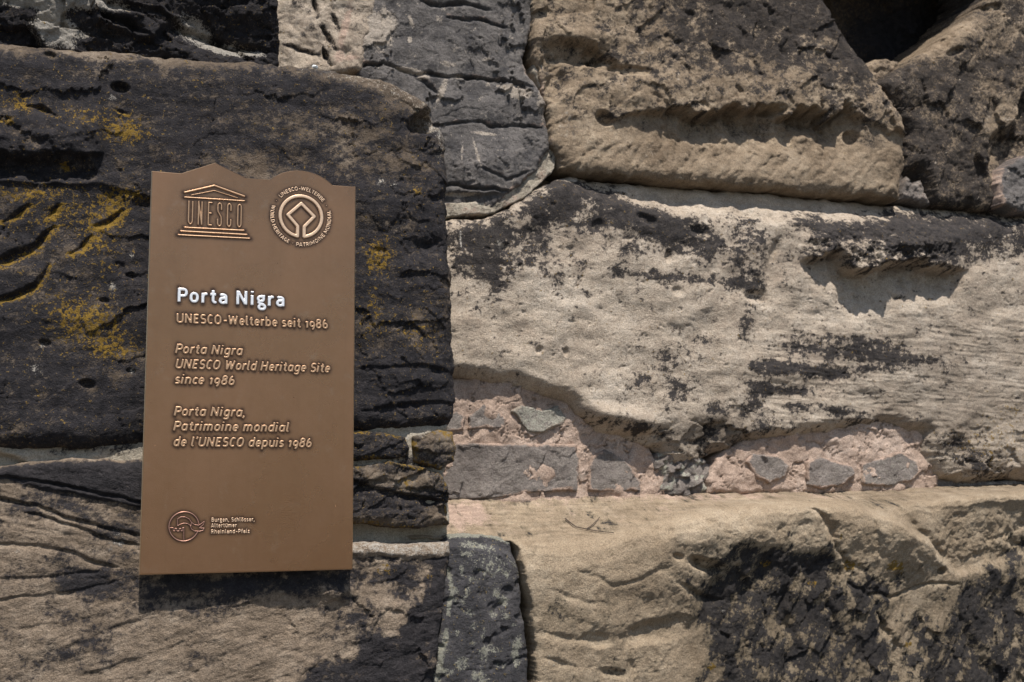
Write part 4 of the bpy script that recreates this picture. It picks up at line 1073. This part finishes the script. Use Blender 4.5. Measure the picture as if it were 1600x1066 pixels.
# plate: outline with gable and arch, dense front so the patina map follows the letters
cxa, cza = at(470.5, 0, 0)[0], 0
top = P2((236.8, 267), (283, 270.9), (336.4, 254.2), (385.9, 278.2), (421.8, 280.6))
(ax, az), (bx, bz), (mx, mz) = P2((421.8, 280.6), (520.1, 289.3), (468.5, 266.3))
top = [(top[0][0], 0), ] if False else top
A_ = np.array([[2 * (bx - ax), 2 * (bz - az)], [2 * (mx - ax), 2 * (mz - az)]])
cc = np.linalg.solve(A_, [bx * bx + bz * bz - ax * ax - az * az, mx * mx + mz * mz - ax * ax - az * az])
r_ = math.hypot(ax - cc[0], az - cc[1])
a0, a1 = math.atan2(az - cc[1], ax - cc[0]), math.atan2(bz - cc[1], bx - cc[0])
arcp = [(cc[0] + r_ * math.cos(a0 + (a1 - a0) * i / 24), cc[1] + r_ * math.sin(a0 + (a1 - a0) * i / 24)) for i in range(1, 24)]
outl = np.array(top + arcp + P2((520.1, 289.3), (556.2, 291.9), (551, 890), (217.3, 898.5)))
outl = outl[::-1]            # counter-clockwise seen from the street
n = len(outl)
CH = .0018
prv, nxt = np.roll(outl, 1, 0), np.roll(outl, -1, 0)
def nrm(v): return v / np.linalg.norm(v, axis=1, keepdims=True)
e1, e2 = nrm(outl - prv), nrm(nxt - outl)
n1_, n2_ = np.stack([-e1[:, 1], e1[:, 0]], 1), np.stack([-e2[:, 1], e2[:, 0]], 1)
area = .5 * np.sum(outl[:, 0] * nxt[:, 1] - nxt[:, 0] * outl[:, 1])
sg = 1 if area > 0 else -1
mi = nrm(n1_ + n2_)
inn = outl + sg * mi * (CH / np.clip(np.sum(mi * n1_, 1), .3, 1))[:, None]
gx = np.arange(outl[:, 0].min(), outl[:, 0].max(), .003)
gz = np.arange(outl[:, 1].min(), outl[:, 1].max(), .003)
X, Z = (q.ravel() for q in np.meshgrid(gx, gz))
ok = sdf(X, Z, inn) > .0015
pts2 = [Vector(p) for p in inn.tolist()] + [Vector(p) for p in np.stack([X[ok], Z[ok]], 1).tolist()]
vs, _, fs, *_ = delaunay_2d_cdt(pts2, [(i, (i + 1) % n) for i in range(n)], [list(range(n))], 1, 1e-7)
va = np.array([tuple(v) for v in vs])
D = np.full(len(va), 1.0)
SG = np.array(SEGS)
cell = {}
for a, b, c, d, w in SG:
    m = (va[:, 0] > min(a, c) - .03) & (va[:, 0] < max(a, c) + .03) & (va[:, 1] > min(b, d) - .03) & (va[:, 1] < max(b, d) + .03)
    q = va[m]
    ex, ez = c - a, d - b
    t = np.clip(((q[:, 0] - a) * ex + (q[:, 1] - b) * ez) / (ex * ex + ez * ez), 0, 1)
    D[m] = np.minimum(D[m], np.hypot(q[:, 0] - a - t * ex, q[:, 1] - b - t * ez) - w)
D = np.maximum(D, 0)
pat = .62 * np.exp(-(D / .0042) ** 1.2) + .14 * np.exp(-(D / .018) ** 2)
co = [(x, 0.0, z) for x, z in va]
base = len(co)
THK = .012
ring_f = [int(np.argmin((va[:, 0] - p[0]) ** 2 + (va[:, 1] - p[1]) ** 2)) for p in inn]
co += [(x, CH, z) for x, z in outl] + [(x, THK, z) for x, z in outl]
faces = [tuple(f) if True else f for f in fs]
for i in range(n):
    j = (i + 1) % n
    faces.append((ring_f[i], ring_f[j], base + j, base + i))
    faces.append((base + i, base + j, base + n + j, base + n + i))
faces.append(tuple(base + n + i for i in range(n)))
bm = bmesh.new()
bv = [bm.verts.new(c) for c in co]
for f in faces:
    try: bm.faces.new([bv[i] for i in f])
    except ValueError: pass
bmesh.ops.recalc_face_normals(bm, faces=bm.faces)
bm.verts.ensure_lookup_table()
plate_faces = [[v.index for v in f.verts] for f in bm.faces] if False else None
bm.verts.index_update()
plate_faces = [[v.index for v in f.verts] for f in bm.faces]
plate_co = [tuple(v.co) for v in bm.verts]
bm.free()
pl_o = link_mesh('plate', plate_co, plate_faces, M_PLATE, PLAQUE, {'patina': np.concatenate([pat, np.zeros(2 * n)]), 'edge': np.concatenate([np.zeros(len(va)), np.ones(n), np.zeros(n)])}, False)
# pins that hold the plate off the rough stone
for qx, qy in ((250, 300), (540, 315), (235, 875), (535, 870)):
    x, z = (float(q) for q in at(qx, qy, 0))
    bm = bmesh.new()
    bmesh.ops.create_cone(bm, cap_ends=True, segments=16, radius1=.006, radius2=.006, depth=.05, matrix=Matrix.Translation((x, .012 + .025, z)) @ Matrix.Rotation(math.pi / 2, 4, 'X'))
    bm.verts.index_update()
    link_mesh('fixing_pin', [tuple(v.co) for v in bm.verts], [[v.index for v in f.verts] for f in bm.faces], M_PLATE, PLAQUE)
    bm.free()

# ------------------------------------------------------------------ small loose things
def on_stone(label, px, py):
    co = STONES[label]
    x, y = pix(co[:, 0], co[:, 1], co[:, 2])
    return co[int(np.argmin((x - px) ** 2 + (y - py) ** 2))]
LEDGE = 'smooth tan block with a sloping top ledge and a black-crusted front'
tw = Nodes('twig_bark')
tw.set(tw.b.inputs['Base Color'], tw.ramp(tw.noise(120, 4), [(.35, (.05, .036, .026)), (.65, (.11, .08, .06))]))
tw.set(tw.b.inputs['Roughness'], .85)
def twig(chains):
    co, fa = [], []
    for ch, r0, r1 in chains:
        P = [np.array(on_stone(LEDGE, x, y)) + np.array([0, -.004, .003]) for x, y in ch]
        k = 6
        b = len(co)
        for i, p in enumerate(P):
            d = P[min(i + 1, len(P) - 1)] - P[max(i - 1, 0)]
            d /= np.linalg.norm(d)
            a = np.cross(d, [0.1, .9, .3]); a /= np.linalg.norm(a)
            c = np.cross(d, a)
            r = r0 + (r1 - r0) * i / (len(P) - 1)
            for q in range(k): co.append(p + r * (a * math.cos(q * math.tau / k) + c * math.sin(q * math.tau / k)))
        for i in range(len(P) - 1):
            for q in range(k): fa.append((b + i * k + q, b + i * k + (q + 1) % k, b + (i + 1) * k + (q + 1) % k, b + (i + 1) * k + q))
        fa.append(tuple(b + q for q in range(k))[::-1]); fa.append(tuple(b + (len(P) - 1) * k + q for q in range(k)))
    return link_mesh('twig', co, fa, tw.m)
tag(twig([([(882, 813), (890, 819), (900, 825), (914, 829), (930, 831), (944, 833), (958, 834)], .0017, .0009), ([(916, 829), (923, 823), (930, 817), (936, 810)], .0014, .0008)]),
    'thin forked brown twig lying on the sloping tan ledge', 'twig')
wp = Nodes('white_chip')
wp.set(wp.b.inputs['Base Color'], (.82, .84, .82))
P = on_stone('big black-crusted upper block with ochre lichen, behind the plaque', 491, 101)
bm = bmesh.new()
bmesh.ops.create_icosphere(bm, subdivisions=2, radius=.006)
rnd = random.Random(4)
for v in bm.verts:
    v.co *= 1 + rnd.uniform(-.25, .25)
    v.co = Vector((v.co.x * 1.1 + P[0], v.co.y * .8 + P[1] - .001, v.co.z * .7 + P[2] + .004))
bm.verts.index_update()
tag(link_mesh('stone_chip', [tuple(v.co) for v in bm.verts], [[v.index for v in f.verts] for f in bm.faces], wp.m, smooth=False), 'tiny bright white chip lying on top of the dark pillar block', 'stone chip')
bm.free()

# ------------------------------------------------------------------ ground in front of the wall (below the picture)
gm = Nodes('paving')
gm.set(gm.b.inputs['Base Color'], gm.ramp(gm.noise(3, 6), [(.35, (.05, .046, .041)), (.65, (.085, .078, .07))]))
gm.set(gm.b.inputs['Roughness'], .9)
tag(link_mesh('ground', [(-60, -120, -1.55), (60, -120, -1.55), (60, 60, -1.55), (-60, 60, -1.55)], [(0, 1, 2, 3)], gm.m), kind='structure')
